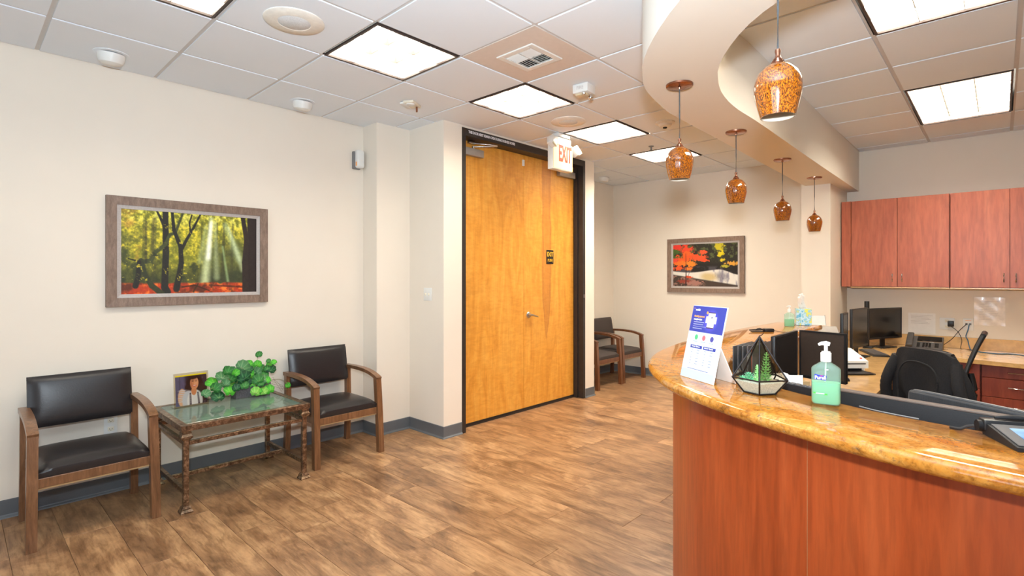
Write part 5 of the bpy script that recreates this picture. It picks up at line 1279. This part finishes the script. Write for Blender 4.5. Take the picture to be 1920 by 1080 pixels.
cable('keyboard_cable', 'thin black cable running from the far monitor to the grey desk phone', [(6.30, .72, ZD+.004), (6.40, .70, ZD+.004), (6.46, .69, ZD+.004), (6.52, .67, ZD+.004)], M['cable_black'], .003)

# ------------------------------------------------------------------ task chairs
def task_chair(label, loc, rz):
    # local +x = facing direction
    t = thing('task_chair', label, 'office chair', loc, rz, None)
    for i in range(5):
        a = 2*PI*i/5; p = Vector((math.cos(a), math.sin(a), 0)); o = part('base_arm', B().bar(p*.03+Vector((0, 0, .10)), p*.30+Vector((0, 0, .075)), .045, .03, .008), M['black'], t)
        part('caster', B().lathe([(0, -.022), (.026, -.022), (.028, 0), (.026, .022), (0, .022)], seg=16, mtx=Matrix.Translation(p*.30+Vector((0, 0, .028))) @ Matrix.Rotation(a, 4, 'Z') @ Matrix.Rotation(PI/2, 4, 'X')), M['black'], o)
    part('column', B().cyl((0, 0, 0), .028, .09, .42, 18), M['black'], t)
    c = cushion(.48, .48, .07, .02); bmesh.ops.translate(c.bm, vec=(0, 0, .43), verts=c.bm.verts); part('seat', c, M['blackcloth'], t)
    part('spine', B().tube(spline([(-.05, 0, .41), (-.24, 0, .42), (-.29, 0, .55), (-.27, 0, .70)], 5), .022, 10), M['black'], t)
    prof = [(-.215, .56), (-.235, .66), (-.265, .78), (-.305, .90), (-.345, 1.0)]
    b = B()
    for s in (-1, 1): b.tube(spline([(x, s*(.225-.02*k_), z) for k_, (x, z) in enumerate(prof)], 4), .015, 10)
    b.tube(spline([(-.345, -.15, 1.0), (-.352, 0, 1.008), (-.345, .15, 1.0)], 5), .016, 10).tube([(-.215, -.225, .56), (-.225, 0, .55), (-.215, .225, .56)], .014, 8)
    part('back_frame', b, M['black'], t)
    b = B(); vv = [[b.bm.verts.new((x-.01*(1-(y_/2)**2), y_*(.108-.008*k_), z)) for y_ in (-2, -1, 0, 1, 2)] for k_, (x, z) in enumerate(prof)]
    for i in range(4):
        for j in range(4): b.bm.faces.new((vv[i][j], vv[i+1][j], vv[i+1][j+1], vv[i][j+1]))
    o = part('back_mesh', b, M['perf'], t); md = o.modifiers.new('s', 'SOLIDIFY'); md.thickness = .004
    for s in (-1, 1):
        part('armrest', B().box(-.14, .12, s*.285-.035, s*.285+.035, .66, .69, .012, 3), M['black'], t)
        part('arm_post', B().tube(spline([(-.02, s*.285, .66), (-.02, s*.29, .52), (-.02, s*.24, .43), (-.02, s*.1, .42)], 4), .016, 8), M['black'], t)
    return t
task_chair('black task chair under the draped black jacket', (4.01, .10, 0), -.64)
t = task_chair('empty black task chair seen edge-on beyond the jacket', (5.22, .435, 0), PI/2)
# jacket draped over the first chair back
t = thing('black_jacket', 'black fleece jacket draped over the back of the nearer task chair', 'jacket', (4.01, .10, .40), -.64)
def jacket():
    b = B(); nu, nv = 56, 26; rings = []
    for j in range(nv+1):
        f = j/nv; z = .622-.49*f; hw = .165+.07*min(1, f*1.6)+.012*math.sin(f*7); hd = .030+.040*min(1, f*2); xc = -.352+.10*f
        row = []
        for i in range(nu):
            a = 2*PI*i/nu; c_, s_ = math.cos(a), math.sin(a); y = hw*math.copysign(abs(s_)**.7, s_); x = xc+hd*math.copysign(abs(c_)**.6, c_)
            fold = .012*f*math.sin(a*9+2*math.sin(f*4))+.010*math.sin(a*5+f*6)*f; row.append(b.bm.verts.new((x+fold*c_*2.0, y+fold*s_+.02*f*math.sin(3*f+a), z-.02*(1-abs(s_))*f*2*(1 if c_ < 0 else .3)+(-.03*abs(s_)**4*(1-f)))))
        rings.append(row)
    for a_, c_ in zip(rings, rings[1:]):
        for i in range(nu): b.bm.faces.new((a_[i], a_[(i+1) % nu], c_[(i+1) % nu], c_[i]))
    b.bm.faces.new(rings[0][::-1]); return b
part('body', jacket(), M['blackcloth'], t)
arc = spline([(-.392, .125, .30), (-.400, .125, .40), (-.405, .11, .49), (-.402, .06, .545), (-.402, -.03, .548), (-.402, -.09, .52), (-.402, -.115, .46), (-.398, -.10, .38), (-.392, -.05, .30), (-.385, 0, .26)], 6)
part('collar_seam', B().tube(arc, .005, 8), M['blackcloth'], t)
b = B(); b.tube(spline([(-.36, .16, .55), (-.385, .205, .42), (-.37, .225, .30), (-.34, .235, .16)], 5), [.035]*15+[.03], 12) if False else b.tube(spline([(-.35, .17, .56), (-.38, .215, .42), (-.36, .235, .30), (-.33, .24, .16)], 5), .030, 12)
part('sleeve', b, M['blackcloth'], t)
b = B(); b.tube(spline([(-.35, -.17, .56), (-.37, -.205, .42), (-.34, -.22, .30), (-.30, -.225, .16)], 5), .028, 12); part('sleeve', b, M['blackcloth'], t)
bm_drop = None
